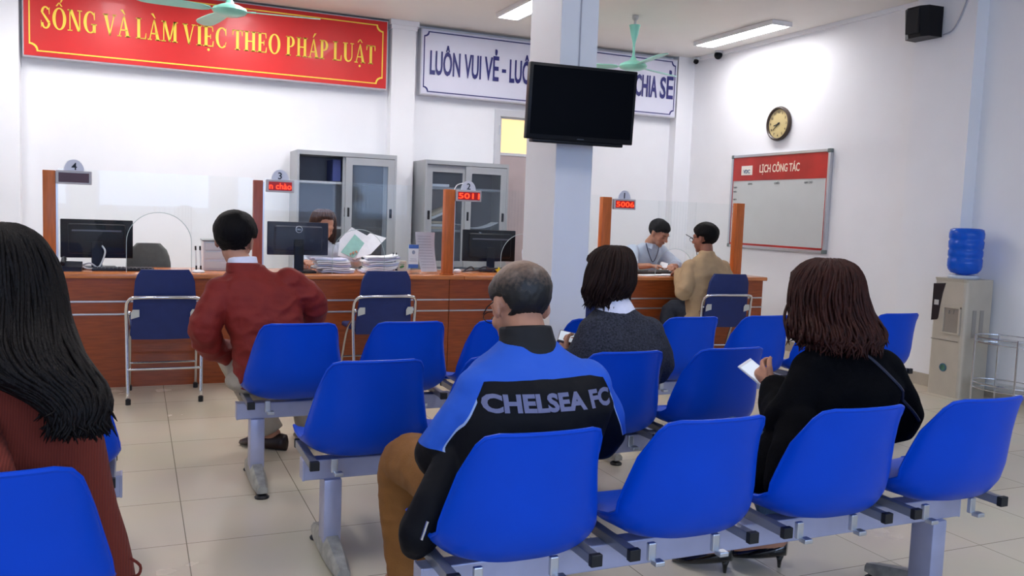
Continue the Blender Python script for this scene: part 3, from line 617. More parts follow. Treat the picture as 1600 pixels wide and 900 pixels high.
# papers heap
rnd = random.Random(5)
def stack(cx, cy, n, wd, dp, label, lean=0, grp='white sheets heaped at the number 3 window'):
    for i in range(n):
        M = Matrix.Translation((cx+rnd.uniform(-.02, .02)+lean*i, cy+rnd.uniform(-.015, .015), CT+.006+i*.0157)) @ Matrix.Rotation(rnd.uniform(-.06, .06), 4, 'Z')
        mb = MB(); rs = []
        for u in range(7):
            x = -wd/2+wd*u/6; dz = .004*math.sin(u*1.1)+(.02*(u/6)**2 if lean > 0 else 0)
            rs.append([M@V((x, -dp/2, dz)), M@V((x, dp/2, dz)), M@V((x, dp/2, dz+.011)), M@V((x, -dp/2, dz+.011))])
        mb.rings(rs); tag(top(mb.build('paper_stack', paper_m if i % 3 else mat('paper_lilac', '#cfcfe6', .8, noise_s=20, noise_amt=.04))), label, 'papers', grp)
stack(1.40, 6.60, 7, .25, .2, 'loose bundle in the left heap of white papers by the arched opening', -.006, 'bundles in the left paper heap')
stack(1.735, 6.60, 8, .24, .2, 'loose bundle in the right heap of white papers by the arched opening', .004, 'bundles in the right paper heap')
# held-open green and white document
t = thing('open_document', 'open white document with a green page, held up over the papers', 'document', (1.6, 6.85, 1.0))
mb = MB()
def sheet(mb, P, th=.004):
    P = [V(p) for p in P]; n_ = (P[1]-P[0]).cross(P[3]-P[0]).normalized()*th; k = len(P)
    mb.add(P+[p+n_ for p in P], [tuple(range(k))[::-1], tuple(range(k, 2*k))]+[(i, (i+1) % k, (i+1) % k+k, i+k) for i in range(k)])
sheet(mb, [(1.48, 6.86, .90), (1.62, 6.84, .87), (1.75, 6.88, 1.05), (1.60, 6.92, 1.13), (1.50, 6.90, 1.03)]); sheet(mb, [(1.62, 6.83, .88), (1.74, 6.83, .92), (1.885, 6.9, 1.05), (1.75, 6.91, 1.085), (1.70, 6.89, 1.05)])
mb.build('page', paper_m, t)
mb = MB(); sheet(mb, [(1.50, 6.846, .93), (1.60, 6.832, .885), (1.70, 6.868, 1.00), (1.62, 6.892, 1.075)], .002); o = mb.build('green_page', mat('mint_page', '#9fcfc0', .7, noise_s=30, noise_amt=.06), t); o['label'] = 'mint green page'
# acrylic card holder
t = thing('card_stand', 'small blue and white card in a clear stand at the number 3 window', 'card stand', (2.02, 6.55, CT))
MB().box(1.965, 2.055, 6.545, 6.549, CT+.02, 1.02).box(1.96, 2.06, 6.53, 6.6, CT, CT+.004).build('holder', acryl_m, t)
o = MB().box(1.97, 2.05, 6.540, 6.544, CT+.045, 1.015).build('card', paper_m, t)
mb = MB().box(1.97, 2.05, 6.538, 6.54, .985, 1.015).box(1.97, 2.05, 6.538, 6.54, CT+.045, CT+.075); mb.build('blue_band', mat('card_blue', '#3f6cc0', .5), o)
mb = MB(); mb.ell((2.01, 6.539, .955), (.013, .002, .016)); mb.box(1.985, 2.035, 6.538, 6.54, .90, .903).box(1.98, 2.04, 6.538, 6.54, .885, .888); mb.build('portrait', mat('card_grey', '#9aa0b2', .6), o)
# leaning printed sheet
mb = MB(); rs = []
for i in range(9):
    u = i/8; z = .80+u*.315; dx = -.05*u; y = 6.56+.05*math.sin(u*PI*.8)
    rs.append([V((2.085+dx, y, z)), V((2.225+dx+.03*u, y+.02, z)), V((2.225+dx+.03*u, y+.023, z)), V((2.085+dx, y+.003, z))])
mb.rings(rs); t = tag(top(mb.build('printed_sheet', mat('paper_grey', '#d9dae2', .8, noise_s=20, noise_amt=.03))), 'tall printed sheet leaning beside the number 2 post', 'paper')
mb = MB()
for i in range(12):
    u = .1+i*.072; z = .80+u*.315; dx = -.05*u; y = 6.553+.05*math.sin(u*PI*.8)
    mb.box(2.10+dx, 2.21+dx, y, y+.003, z, z+.003)
mb.build('print_lines', mat('print_grey', '#a3a6b2', .7), t)
# small green-labelled box, pens
t = thing('tissue_box', 'small cream box with a green leaf mark beside the card stand', 'box', (1.92, 6.55, CT))
MB().bbox(1.88, 1.955, 6.53, 6.60, CT, CT+.10, .004).build('carton', mat('carton_cream', '#d9cdb8', .6), t)
mb = MB(); mb.ell((1.915, 6.529, CT+.055), (.02, .002, .010), M=Matrix.Rotation(-.4, 3, 'Y')); mb.box(1.90, 1.935, 6.528, 6.53, CT+.072, CT+.077); mb.build('green_mark', mat('leaf_green', '#4f8a4a', .6), t)
for k, (x, lab) in enumerate(((1.842, 'left of the two white pens standing in the holder by the papers'), (1.868, 'right of the two white pens standing in the holder by the papers'))):
    t = thing('pen', lab, 'pen', (x, 6.53, CT+.02), 'pens standing at the number 3 window')
    MB().tube([(x, 6.53, CT+.04), (x, 6.53, CT+.15)], .006, 8).build('barrel', white_m, t); MB().tube([(x, 6.53, CT+.012), (x, 6.53, CT+.04)], .007, 8).tube([(x, 6.53, CT+.15), (x, 6.53, CT+.165)], .004, 8).build('tip', black_m, t)
mb = MB(); mb.lathe([(.035, 0), (.04, .008), (.03, .022), (.01, .026)], 18, c=(1.855, 6.53, CT)); tag(top(mb.build('pen_holder', white_m, None, auto=50)), 'round white pen holder at the end of the papers', 'pen holder')
for k, (x, lab) in enumerate(((.395, 'left of the two black pens by the white drawer box'), (.425, 'right of the two black pens by the white drawer box'))):
    t = thing('pen', lab, 'pen', (x, 6.52, CT+.02), 'pens standing at the number 4 window')
    MB().tube([(x, 6.52, CT+.05), (x-.005, 6.52, CT+.16)], .005, 8).build('barrel', white_m, t); MB().tube([(x, 6.52, CT+.01), (x, 6.52, CT+.05)], .006, 8).tube([(x-.005, 6.52, CT+.16), (x-.006, 6.52, CT+.19)], .006, 8).build('tip', black_m, t)
mb = MB(); mb.lathe([(.04, 0), (.045, .008), (.03, .02), (.01, .022)], 18, c=(.41, 6.52, CT)); tag(top(mb.build('pen_holder', white_m, None, auto=50)), 'round white pen holder left of the red-jacketed man', 'pen holder')
t = thing('drawer_box', 'white desktop drawer box behind the red-jacketed man', 'drawer box', (.56, 6.85, CT))
MB().bbox(.455, .70, 6.74, 7.0, CT, 1.0, .006).build('casing', white_m, t)
for z in (.80, .87, .935): MB().bbox(.465, .69, 6.728, 6.742, z, z+.055, .003).build('drawer', mat('drawer_white', '#d6d8d8', .4), t)
MB().bbox(.45, .705, 6.73, 7.005, 1.0, 1.012, .004).build('lid', mat('lid_grey', '#8c9090', .4), t)
mb = MB()
for (p) in ([(-.38, 6.7, CT+.01), (-.3, 6.68, CT+.05), (-.24, 6.7, CT+.02), (-.2, 6.75, CT+.12), (-.22, 6.79, .95)], [(-.45, 6.68, CT+.01), (-.36, 6.64, CT+.03), (-.3, 6.66, CT+.01), (-.2, 6.7, CT+.02)]): mb.tube(p, .006, 6, smooth=5)
tag(top(mb.build('cable_tangle', mat('cable_pale', '#c3c4ca', .5), None, smooth=True)), 'pale cables tangled under the left monitor', 'cables')
t = thing('desk_telephone', 'dark desk telephone between the left end post and the monitor', 'telephone', (-.42, 6.6, CT))
mb = MB(); rs = [[V((-.47, y, CT)), V((-.34, y, CT)), V((-.34, y, CT+h)), V((-.47, y, CT+h*1.05))] for y, h in ((6.54, .03), (6.60, .045), (6.68, .06))]; mb.rings(rs); mb.build('body', black_m, t)
MB().tube([(-.455, 6.55, CT+.055), (-.45, 6.61, CT+.085), (-.455, 6.67, CT+.075)], [.018, .013, .018], 8, smooth=4, round_ends=True).build('handset', black_m, t, smooth=True)
mb = MB()
for p in ([(2.50, 6.72, CT+.01), (2.56, 6.70, CT+.05), (2.62, 6.75, CT+.02), (2.7, 6.72, CT+.05), (2.78, 6.74, CT+.01)], [(2.48, 6.7, CT+.01), (2.55, 6.66, CT+.02), (2.68, 6.7, CT+.03), (2.9, 6.72, CT+.04), (3.0, 6.72, CT+.02)]): mb.tube(p, .006, 6, smooth=5)
tag(top(mb.build('cable_tangle', mat('cable_dark', '#2a2c32', .5), None, smooth=True)), 'dark cables under the monitor right of the number 2 post', 'cables')
mb = MB(); mb.ell((2.41, 6.62, CT+.018), (.035, .022, .018)); tag(top(mb.build('computer_mouse', white_m, None, smooth=True)), 'white mouse at the foot of the number 2 post', 'mouse')
for k, (x, lab) in enumerate(((2.86, 'left white card on the worktop under the right monitor'), (2.95, 'right white card on the worktop under the right monitor'))):
    mb = MB(); mb.bbox(x, x+.075, 6.72, 6.74, CT, CT+.045, .002); tag(top(mb.build('note_card', paper_m)), lab, 'card')
mb = MB(); n_ = 5; P = []
for k in range(10): r = .03 if k % 2 == 0 else .014; P.append((r*math.sin(k*PI/5), r*math.cos(k*PI/5)))
mb.prism(P, (2.71, 6.46, CT+.033), UX, (UZ*.9+UY*.4).normalized(), .018); tag(top(mb.build('paper_star', mat('star_yellow', '#f0cf1c', .5))), 'small yellow folded star on the counter edge behind the bald man', 'ornament')
# things at window 1
mb = MB()
for k in range(3): M = Matrix.Translation((4.18+k*.14, 6.52, CT+.002+k*.003)) @ Matrix.Rotation(.3-k*.25, 4, 'Z'); mb.box(-.1, .1, -.07, .07, 0, .003, M=M)
tag(top(mb.build('loose_sheets', paper_m)), 'loose white sheets on the counter before the clerk in blue', 'papers')
t = thing('desk_tray', 'dark tray of small things under the clerk\'s hands', 'tray', (4.35, 6.75, CT))
MB().bbox(4.16, 4.58, 6.66, 6.84, CT, CT+.025, .006).build('tray', mat('tray_dark', '#2a2624', .5, noise_s=20, noise_amt=.3), t)
for a in (4.2, 4.42): MB().bbox(a, a+.09, 6.69, 6.76, CT+.025, CT+.038, .004).build('stamp_pad', mat('pad_grey', '#6a6a62', .6), t)
MB().tube([(4.9, 6.78, CT+.02), (4.86, 6.76, CT+.2), (4.80, 6.74, CT+.32), (4.70, 6.72, CT+.37)], .0035, 6, smooth=5).build('wire_arm', black_m, t)

# ------------------------------------------------------------------ office chairs behind the counter
oc = mat('office_grey', '#5c5f5c', .7, noise_s=30, noise_amt=.08, bump=.1, bump_s=250)
def office_chair(x, y, zt, label, rz=0, wd=.24):
    t = thing('office_chair', label, 'office chair', (x, y, 0), 'office chairs behind the counter')
    M = Matrix.Translation((x, y, 0)) @ Matrix.Rotation(rz, 4, 'Z')
    rs = []
    for k in range(9):
        u = k/8; z = zt-.40+.40*u; hw = wd*(1-.35*max(0, u-.55)**2/.2)*(1 if u < .9 else .82); y_ = .0+.02*math.sin(u*PI)
        rs.append([M@V((hw*math.cos(a*PI/8)*.98, y_+.035*math.sin(a*PI/8)+.02*(math.cos(a*PI/8))**2, z)) for a in range(16)])
    MB().rings(rs).build('backrest', oc, t, auto=60)
    MB().bbox(-.23, .23, -.45+.02, .02, .44, .50, .03, 4, M=M).build('seat', oc, t, auto=40)
    MB().tube([M@V((0, -.2, .1)), M@V((0, -.2, .44))], .025, 10).tube([M@V((0, .03, .47)), M@V((0, .06, .6)), M@V((0, .04, zt-.3))], .018, 8).build('column', black_m, t)
    for k in range(5):
        a = k*2*PI/5+.3; d = V((math.cos(a), math.sin(a), 0)); c_ = V((0, -.2, .1))
        leg = MB().tube([M@c_, M@(c_+d*.27-UZ*.03)], [.022, .014], 8).build('leg', black_m, t)
        MB().lathe([(.022, -.01), (.026, 0), (.022, .01)], 12, M=M@Matrix.Translation(c_+d*.27-UZ*.074)@Matrix.Rotation(PI/2, 4, 'X')).build('castor', black_m, leg)
office_chair(.09, 7.28, .955, 'grey office chair back showing over the counter by the left monitor', PI, .165)
office_chair(5.18, 7.34, .86, 'dark grey office chair behind the right end post', PI+.5, .17)

# ------------------------------------------------------------------ water cooler and the stand beside it
t = thing('water_cooler', 'champagne plastic water cooler against the right wall', 'water cooler', (5.92, 4.72, 0))
CX0, CX1, CY0, CY1, CZ = 5.76, 6.04, 4.565, 4.87, .915
rs = []
for z, g in ((.0, 0), (.02, 0), (.89, 0), (CZ, -.01)):
    P = [(CX1, CY0-.0), (CX1, CY1), (CX0+.03, CY1), (CX0, CY1-.03)]+[(CX0-.0+.03*(1-math.cos(a)), CY0+.05-.05*math.sin(a)) for a in [k*PI/8 for k in range(1, 5)]]
    rs.append([V((p[0]-g*(1 if p[0] < 5.9 else 0)*-1, p[1], z)) for p in P])
MB().rings(rs).build('body', cooler_m, t)
MB().box(CX0-.004, CX0+.002, CY0+.045, CY1-.02, .43, .436).build('panel_seam', mat('seam_dark', '#7d766a', .6), t)
mb = MB(); P = [(4.86, .865), (4.755, .875), (4.775, .80), (4.79, .70), (4.80, .60), (4.81, .585), (4.86, .575)]
k_ = len(P); vs = [V((CX0-.006, p[0], p[1])) for p in P]+[V((CX0+.004, p[0], p[1])) for p in P]
mb.add(vs, [tuple(range(k_)), tuple(range(2*k_-1, k_-1, -1))]+[(i, (i+1) % k_, (i+1) % k_+k_, i+k_) for i in range(k_)]); pn = mb.build('control_panel', mat('panel_brown', '#2b2426', .3), t)
MB().bbox(CX0-.010, CX0-.005, 4.80, 4.84, .70, .74, .002).build('label_square', mat('label_pale', '#c4c0bb', .5), pn)
rec_m = mat('recess_grey', '#93897d', .5, noise_s=8, noise_amt=.06)
mb = MB(); a0, a1, z0, z1 = 4.60, 4.755, .50, .70
mb.box(CX0-.012, CX0, a0, a0+.014, z0, z1).box(CX0-.012, CX0, a1-.014, a1, z0, z1).box(CX0-.016, CX0, a0, a1, z1-.012, z1).box(CX0-.02, CX0, a0, a1, z0-.012, z0); mb.build('recess_frame', cooler_m, t)
MB().box(CX0-.003, CX0+.001, a0+.014, a1-.014, z0, z1-.012).build('recess', rec_m, t)
for y in (4.66, 4.70): MB().tube([(CX0-.004, y, z1-.03), (CX0-.014, y, z1-.04), (CX0-.014, y, z1-.055)], .005, 6).build('tap', rec_m, t)
o = MB().lathe([(.032, 0), (.032, .004), (.001, .004)], 20, c=(0, 0, 0), M=Matrix.Translation((CX0-.001, 4.72, .22))@Matrix.Rotation(-PI/2, 4, 'Y')).build('sticker', mat('sticker_green', '#47705c', .4, noise_s=40, noise_amt=.5), t); o['label'] = 'round green and blue sticker'
o2 = MB().tube([(CX0-.006, 4.72+.028*math.cos(a*PI/10), .22+.028*math.sin(a*PI/10)) for a in range(20)], .003, 5, closed=True).build('sticker_ring', mat('sticker_blue', '#3f5f8c', .4), o)
MB().box(5.84, 5.88, CY0-.004, CY0+.001, .47, .68).box(5.92, 5.96, CY0-.004, CY0+.001, .47, .68).build('side_vent', mat('vent_beige', '#a39c92', .6, bump=.4, bump_s=100, stretch=(1, 1, 6)), t)
t = thing('water_bottle', 'blue water bottle upside down on the cooler', 'water bottle', (5.88, 4.70, CZ))
bot = bpy.data.materials.new('blue_bottle'); bot.use_nodes = True; b = bot.node_tree.nodes['Principled BSDF']
b.inputs['Base Color'].default_value = lin('#1f6fe8'); b.inputs['Roughness'].default_value = .08; b.inputs['Transmission Weight'].default_value = .45; b.inputs['IOR'].default_value = 1.2; b.inputs['Coat Weight'].default_value = .3
pf = [(.03, 0), (.035, .03), (.10, .045), (.122, .075), (.128, .10), (.128, .15), (.121, .165), (.128, .18), (.128, .215), (.121, .23), (.128, .245), (.130, .29), (.122, .305), (.129, .32), (.130, .355), (.122, .385), (.10, .395), (.001, .398)]
MB().lathe([(r*.97, z*.98+CZ+.001) for r, z in pf], 36, c=(5.88, 4.70, 0)).build('bottle', bot, t, auto=60)
MB().lathe([(.11, CZ+.001), (.115, CZ+.012), (.105, CZ+.028), (.04, CZ+.03)], 30, c=(5.88, 4.70, 0)).build('collar', mat('collar_pale', '#bfc8d4', .3), t, auto=40)
t = thing('display_stand', 'clear two-tier stand with thin wire legs beside the water cooler', 'stand', (6.0, 4.25, 0))
for z in (.47, .13):
    rs = [[V((5.86+.20*math.cos(a*PI/12)*(1 if 1 else 1)*.9, 4.27+.24*math.sin(a*PI/12), z+dz)) for a in range(24)] for dz in (0, .012)]
    s_ = MB().rings(rs).build('shelf', acryl_m, t)
    MB().tube([V((5.86+.182*math.cos(a*PI/12), 4.27+.242*math.sin(a*PI/12), z+.04)) for a in range(24)], .0045, 6, closed=True).tube([V((5.86+.182*math.cos(a*PI/12), 4.27+.242*math.sin(a*PI/12), z+.002)) for a in range(24)], .004, 6, closed=True).build('rail', chrome_m, s_)
for a in (.25, .75, 1.25, 1.75):
    x, y = 5.86+.182*math.cos(a*PI), 4.27+.242*math.sin(a*PI)
    MB().tube([(x, y, 0), (x, y, .13), (x+.0, y, .3), (x, y, .52)], .007, 8, smooth=3).build('leg', chrome_m, t)

# ------------------------------------------------------------------ folding chairs at the counter
def folding_chair():
    t = thing('folding_chair', 'x', 'chair', (0, 0, 0), 'navy folding chairs at the counter')
    # faces +y; back at -y
    def P(x, y, z): return V((x, y, z))
    rs = []
    for k in range(13):
        u = k/12; z = .405+.45*u; hw = .205-.035*u; y = -.165-.075*u
        if k == 12: hw -= .03
        elif k == 11: hw -= .010
        elif k == 0: hw -= .01
        ring = []
        for i in range(11): s_ = -1+2*i/10; ring.append(P(hw*s_, y-.025*(1-s_*s_)+.02, z))
        for i in range(11): s_ = 1-2*i/10; ring.append(P(hw*s_, y-.025*(1-s_*s_)-.008, z))
        rs.append(ring)
    MB().rings(rs).build('backrest', darkblue_m, t, auto=50)
    MB().bbox(-.205, .205, -.18, .20, .42, .455, .014, 3).build('seat', darkblue_m, t, auto=50)
    # loop tube: up the sides and round behind the back
    pts = [P(-.215, .10, .02)]
    MB().tube([P(-.215, -.24+.0, .015), P(-.222, -.19, .42), P(-.225, -.20, .60), P(-.212, -.225, .655), P(-.17, -.255, .678), P(0, -.27, .682), P(.17, -.255, .678), P(.212, -.225, .655), P(.225, -.20, .60), P(.222, -.19, .42), P(.215, -.24, .015)], .0115, 10, smooth=5).build('back_frame', chrome_m, t, smooth=True)
    MB().tube([P(-.21, .22, .015), P(-.205, .06, .38), P(-.205, -.10, .50), P(-.21, -.2, .58)], .010, 8, smooth=4).build('leg', chrome_m, t, smooth=True)
    MB().tube([P(.21, .22, .015), P(.205, .06, .38), P(.205, -.10, .50), P(.21, -.2, .58)], .010, 8, smooth=4).build('leg', chrome_m, t, smooth=True)
    MB().tube([P(-.217, -.222, .22), P(.217, -.222, .22)], .008, 8).build('stretcher', chrome_m, t)
    MB().tube([P(-.207, .14, .2), P(.207, .14, .2)], .008, 8).build('stretcher', chrome_m, t)
    for sx in (-1, 1):
        MB().prism([(0, 0), (.05, .015), (.05, .06), (.012, .06), (0, .04)], (sx*.2-(.05 if sx > 0 else 0), -.222, .54), UX, UZ, .004).build('side_bracket', mat('bracket_pale', '#c9c9c0', .4), t)
        for y in (-.24, .22): MB().tube([P(sx*(.215 if y < 0 else .21), y, 0), P(sx*(.215 if y < 0 else .21), y, .035)], .016, 10).build('rubber_tip', cap_m, t)
    return t
fc = folding_chair()
spots = [(.17, 6.07, 0, 'navy folding chair between the red-jacketed man and the long-haired woman'),
         (1.60, 6.08, .04, 'navy folding chair at the counter in front of the heaped papers'),
         (3.13, 6.02, 0, 'navy folding chair half hidden behind the pillar'),
         (4.565, 6.05, -.15, 'navy folding chair under the man in the tan jacket')]
for i, (x, y, rz, lab) in enumerate(spots):
    o = fc if i == 0 else copy_tree(fc)
    o.location = (x, y, 0); o.rotation_euler = (0, 0, rz); o['label'] = lab

# ------------------------------------------------------------------ waiting benches
def seat_shell():
    # centre-line profile (y, z), half width, wing reach forward, wing rise
    prof = [(.262, .400, .160, 0, .004), (.256, .428, .185, 0, .008), (.20, .438, .204, 0, .020), (.10, .424, .213, .004, .036), (.0, .411, .216, .012, .052), (-.085, .411, .217, .032, .066),
            (-.145, .430, .215, .052, .068), (-.182, .470, .211, .074, .056), (-.202, .525, .203, .084, .036), (-.213, .585, .193, .082, .018), (-.223, .645, .182, .074, .008), (-.233, .70, .172, .066, .002), (-.240, .738, .163, .060, 0), (-.245, .760, .149, .058, 0), (-.247, .770, .122, .056, 0)]
    n = 28; G = []
    for j, (y, z, hw, wy, wz) in enumerate(prof):
        row = []; HW = max(hw, .176)
        for i in range(n+1):
            s_ = -1+2*i/n; x = hw*math.copysign(abs(math.sin(s_*PI/2))**.9, s_); a_ = min(1, abs(x)/HW)
            g = 1-(max(0, 1-a_**2.6))**(1/2.0)
            g2 = a_**3.2
            row.append(V((x, y+wy*g+.014*a_**2*(1 if j > 6 else 0), z+wz*(g*.5+g2*.5))))
        G.append(row)
    mb = MB(); m = len(G); k = n+1
    vs = [p for r in G for p in r]; nr = []
    for j in range(m):
        for i in range(k):
            du = G[j][min(i+1, n)]-G[j][max(i-1, 0)]; dv = G[min(j+1, m-1)][i]-G[max(j-1, 0)][i]
            q = du.cross(dv); nr.append(q.normalized() if q.length > 1e-9 else UZ)
    T = .007; inner = [p+q*T for p, q in zip(vs, nr)]; o_ = len(vs)
    fs = [(j*k+i, j*k+i+1, (j+1)*k+i+1, (j+1)*k+i) for j in range(m-1) for i in range(n)]
    fs += [tuple(x+o_ for x in f[::-1]) for f in fs]
    edge = [i for i in range(k)]+[j*k+n for j in range(1, m)]+[(m-1)*k+i for i in range(n-1, -1, -1)]+[j*k for j in range(m-2, 0, -1)]
    for a in range(len(edge)): p, q = edge[a], edge[(a+1) % len(edge)]; fs.append((p, q, q+o_, p+o_))
    mb.add(vs+inner, fs)
    # rolled rim
    rim = [(vs[e_]+inner[e_])/2 for e_ in edge]
    mb.tube(rim, .0062, 6, closed=True)
    return mb
SHELL = seat_shell()
def make_bench(xs, xl, xr, cols, label, loc, group='rows of joined blue plastic waiting seats'):
    """xs seat centres, beam from xl to xr, columns at cols (world x); loc y = beam line"""
    yb = loc
    t = thing('waiting_bench', label, 'waiting bench', ((xl+xr)/2, yb, 0), group)
    bm_ = MB().bbox(xl, xr, yb-.03, yb+.03, .31, .383, .004).build('beam', steel_m, t)
    for x in (xl, xr): MB().bbox(x-.004, x+.004, yb-.031, yb+.031, .309, .384, .002).build('end_cap', steel_m, bm_)
    for x in cols:
        lg = MB().bbox(x-.032, x+.032, yb-.045, yb+.045, .07, .311, .006).build('leg', steel_m, t, auto=40)
        rs = []
        for k in range(11):
            u = -1+2*k/10; y = yb+u*.24; h = .085-.055*abs(u)**1.2; hw = .034-.012*abs(u)**3; z0 = .026+.0*u
            rs.append([V((x-hw, y, z0)), V((x+hw, y, z0)), V((x+hw, y, z0+h*.6)), V((x+hw*.6, y, z0+h)), V((x-hw*.6, y, z0+h)), V((x-hw, y, z0+h*.6))])
        MB().rings(rs).build('foot', foot_m, t, auto=50)
        for sy in (-1, 1): MB().lathe([(.03, 0), (.032, .006), (.024, .014), (.012, .018), (.012, .03)], 16, c=(x, yb+sy*.215, 0)).build('glide', cap_m, lg, auto=40)
    for x in xs:
        for dx in (-.195, .195):
            cb = MB().bbox(x+dx-.014, x+dx+.014, yb-.145, yb+.16, .384, .411, .002).build('crossbar', tube_m, t)
            MB().bbox(x+dx-.0165, x+dx+.0165, yb-.158, yb-.14, .3815, .4135, .002).build('end_cap', cap_m, cb)
            MB().bbox(x+dx-.0165, x+dx+.0165, yb+.155, yb+.17, .3815, .4135, .002).build('end_cap', cap_m, cb)
        for dx in (-.12, .09):
            MB().bbox(x+dx-.012, x+dx+.012, yb-.125, yb-.11, .36, .41, .003).bbox(x+dx-.004, x+dx+.026, yb-.15, yb-.122, .352, .366, .003).build('clamp', alu_m, t)
        mb = MB(); mb.add([p+V((x, yb, 0)) for p in SHELL.v], SHELL.f)
        mb.build('seat', seat_m, t, auto=55)
    return t
make_bench([.895, 1.40, 1.912, 2.425], .66, 2.575, [.80, 2.47], 'nearest right bench of blue seats, under the bald man and the woman in black', 2.03)
make_bench([-1.72, -1.235, -.75, -.265], -1.96, -.03, [-1.8, -.2], 'nearest left bench of blue seats, under the woman in the orange sweater', 2.03)
make_bench([.755, 1.25, 1.745, 2.24], .545, 2.40, [.648, 2.3], 'middle bench of blue seats, with the woman in the grey cardigan on it', 3.05)
make_bench([-1.72, -1.235, -.75, -.27], -1.96, -.045, [-1.8, -.2], 'middle left bench of blue seats, peeping out right of the orange sweater', 3.05)
make_bench([.66, 1.165, 1.66, 2.16], .42, 2.40, [.507, 2.3], 'front bench of blue seats by the counter, with the red-jacketed man on it', 4.02)
make_bench([2.74, 3.24, 3.74, 4.24], 2.51, 4.47, [2.6, 4.3], 'front right bench of blue seats between the pillar and the water cooler', 4.02)

# ------------------------------------------------------------------ people
def organic(name, mb, m, parent, vox=.008, sm=6, wr=None, post=None, sub=None):
    """merge overlapping closed pieces into one continuous smooth surface"""
    me = bpy.data.meshes.new(name); o_ = org(parent) if parent else V((0, 0, 0))
    me.from_pydata([tuple(p-o_) for p in mb.v], [], mb.f)
    bm = bmesh.new(); bm.from_mesh(me); bmesh.ops.recalc_face_normals(bm, faces=bm.faces[:]); bm.to_mesh(me); bm.free()
    o = bpy.data.objects.new(name, me); C.objects.link(o)
    r = o.modifiers.new('r', 'REMESH'); r.mode = 'VOXEL'; r.voxel_size = vox; r.use_smooth_shade = True
    s_ = o.modifiers.new('s', 'SMOOTH'); s_.factor = .6; s_.iterations = sm
    dg = bpy.context.evaluated_depsgraph_get(); m2 = bpy.data.meshes.new_from_object(o.evaluated_get(dg))
    o.modifiers.clear(); o.data = m2; m2.name = name
    for x in (m if isinstance(m, list) else [m]): m2.materials.append(x)
    if wr:
        amp, sc, st, seed = wr
        m2.calc_loop_triangles() if False else None
        ns = [v.normal.copy() for v in m2.vertices]
        for v, n_ in zip(m2.vertices, ns):
            q = V((v.co.x*st[0], v.co.y*st[1], v.co.z*st[2]))*sc+V((seed, seed*.7, -seed))
            a = noise.noise(q); b_ = noise.noise(q*2.3+V((a*1.5, 3, 1)))
            k = 1-abs(a)*2.2
            v.co += n_*amp*(k*.7+b_*.45)
    if post:
        for v in m2.vertices: v.co = post(v.co+o_)-o_
    m2.polygons.foreach_set('use_smooth', [True]*len(m2.polygons)); m2.update()
    o.parent = parent; return o

def head_parts(mb, c, R3, s=1.0, fem=False):
    """c = centre of the head (mid height), R3 = 3x3 rotation, local x right, y forward, z up"""
    def pt(x, y, z): return V(c)+R3@(V((x, y, z))*s)
    def el(x, y, z, a, b_, d, rot=None, nu=16, nv=10):
        M = R3 @ (rot or Matrix.Identity(3)); mb.ell(pt(x, y, z), (a*s, b_*s, d*s), M, nu, nv)
    el(0, -.018, .034, .077, .097, .083, nu=24, nv=14)
    el(0, .018, -.02, .064, .074, .086)
    el(0, .045, -.062, .046 if fem else .052, .045, .050)
    el(0, .072, -.098, .022, .018, .018)
    el(0, .07, .028, .055, .026, .022)
    mb.tube([pt(0, .090, .022), pt(0, .105, -.008), pt(0, .114, -.024)], [.009*s, .011*s, .015*s], 8, round_ends=True)
    el(-.012, .098, -.029, .010, .011, .008); el(.012, .098, -.029, .010, .011, .008)
    el(0, .092, -.054, .024, .010, .007); el(0, .089, -.067, .021, .011, .008)
    for sx in (-1, 1):
        el(sx*.033, .074, .004, .016, .014, .012)
        el(sx*.042, .055, -.03, .022, .022, .022)
        el(sx*.078, -.012, -.006, .010, .019, .033, Matrix.Rotation(sx*.35, 3, 'Z')@Matrix.Rotation(-.15, 3, 'X'), 12, 8)
        el(sx*.076, -.004, -.030, .008, .010, .012, None, 8, 6)
def men_hair(name, c, R3, m, parent, s=1.0, front=.060, side=-.02, nape=-.075, thick=.012, seed=1, label=None, bald=0):
    mb = MB(); rs = []; nu, nv = 96, 60
    for j in range(nv+1):
        a = -PI/2+PI*j/nv; ca = max(math.cos(a), .01); q = []
        for k in range(nu):
            f = 2*PI*k/nu; d = V((ca*math.cos(f), ca*math.sin(f), math.sin(a)))
            p = V((d.x*.0775, d.y*.098-.018, d.z*.084+.034))
            # hairline height as a function of front/back
            yy = p.y
            if yy > .045: zl = front
            elif yy > -.0: zl = side+(front-side)*(yy/.045)**.8
            elif yy > -.05: zl = side+(nape-side)*(-yy/.05)
            else: zl = nape
            zl += .009*noise.noise(V((d.x*9, d.y*9, seed)))+.003*noise.noise(V((k*.7, j*.2, seed)))
            if abs(yy+.015) < .03 and p.z < .022 and abs(p.x) > .05: zl = max(zl, .018)
            e = (p.z-zl)/.018; e = max(-1, min(1, e))
            t_ = thick*(.55+.45*max(0, min(1, (p.z+.06)/.12)))
            off = (t_ if e > 0 else -.012)*abs(e)+((.0022*noise.noise(V((p.x*160, p.y*160, p.z*45+seed)))+.004*noise.noise(p*28+V((seed, 0, 0)))*(0 if bald else 1)) if e > 0 else 0)
            if bald and e > 0: off *= (1-.75*max(0, min(1, (p.z-.06)/.035)))
            nrm = V((d.x/.0775, d.y/.098, d.z/.084)).normalized()
            q.append(V(c)+R3@((p+nrm*off)*s))
        rs.append(q)
    o = mb.rings(rs).build(name, m, parent, smooth=True)
    if label: o['label'] = label
    return o
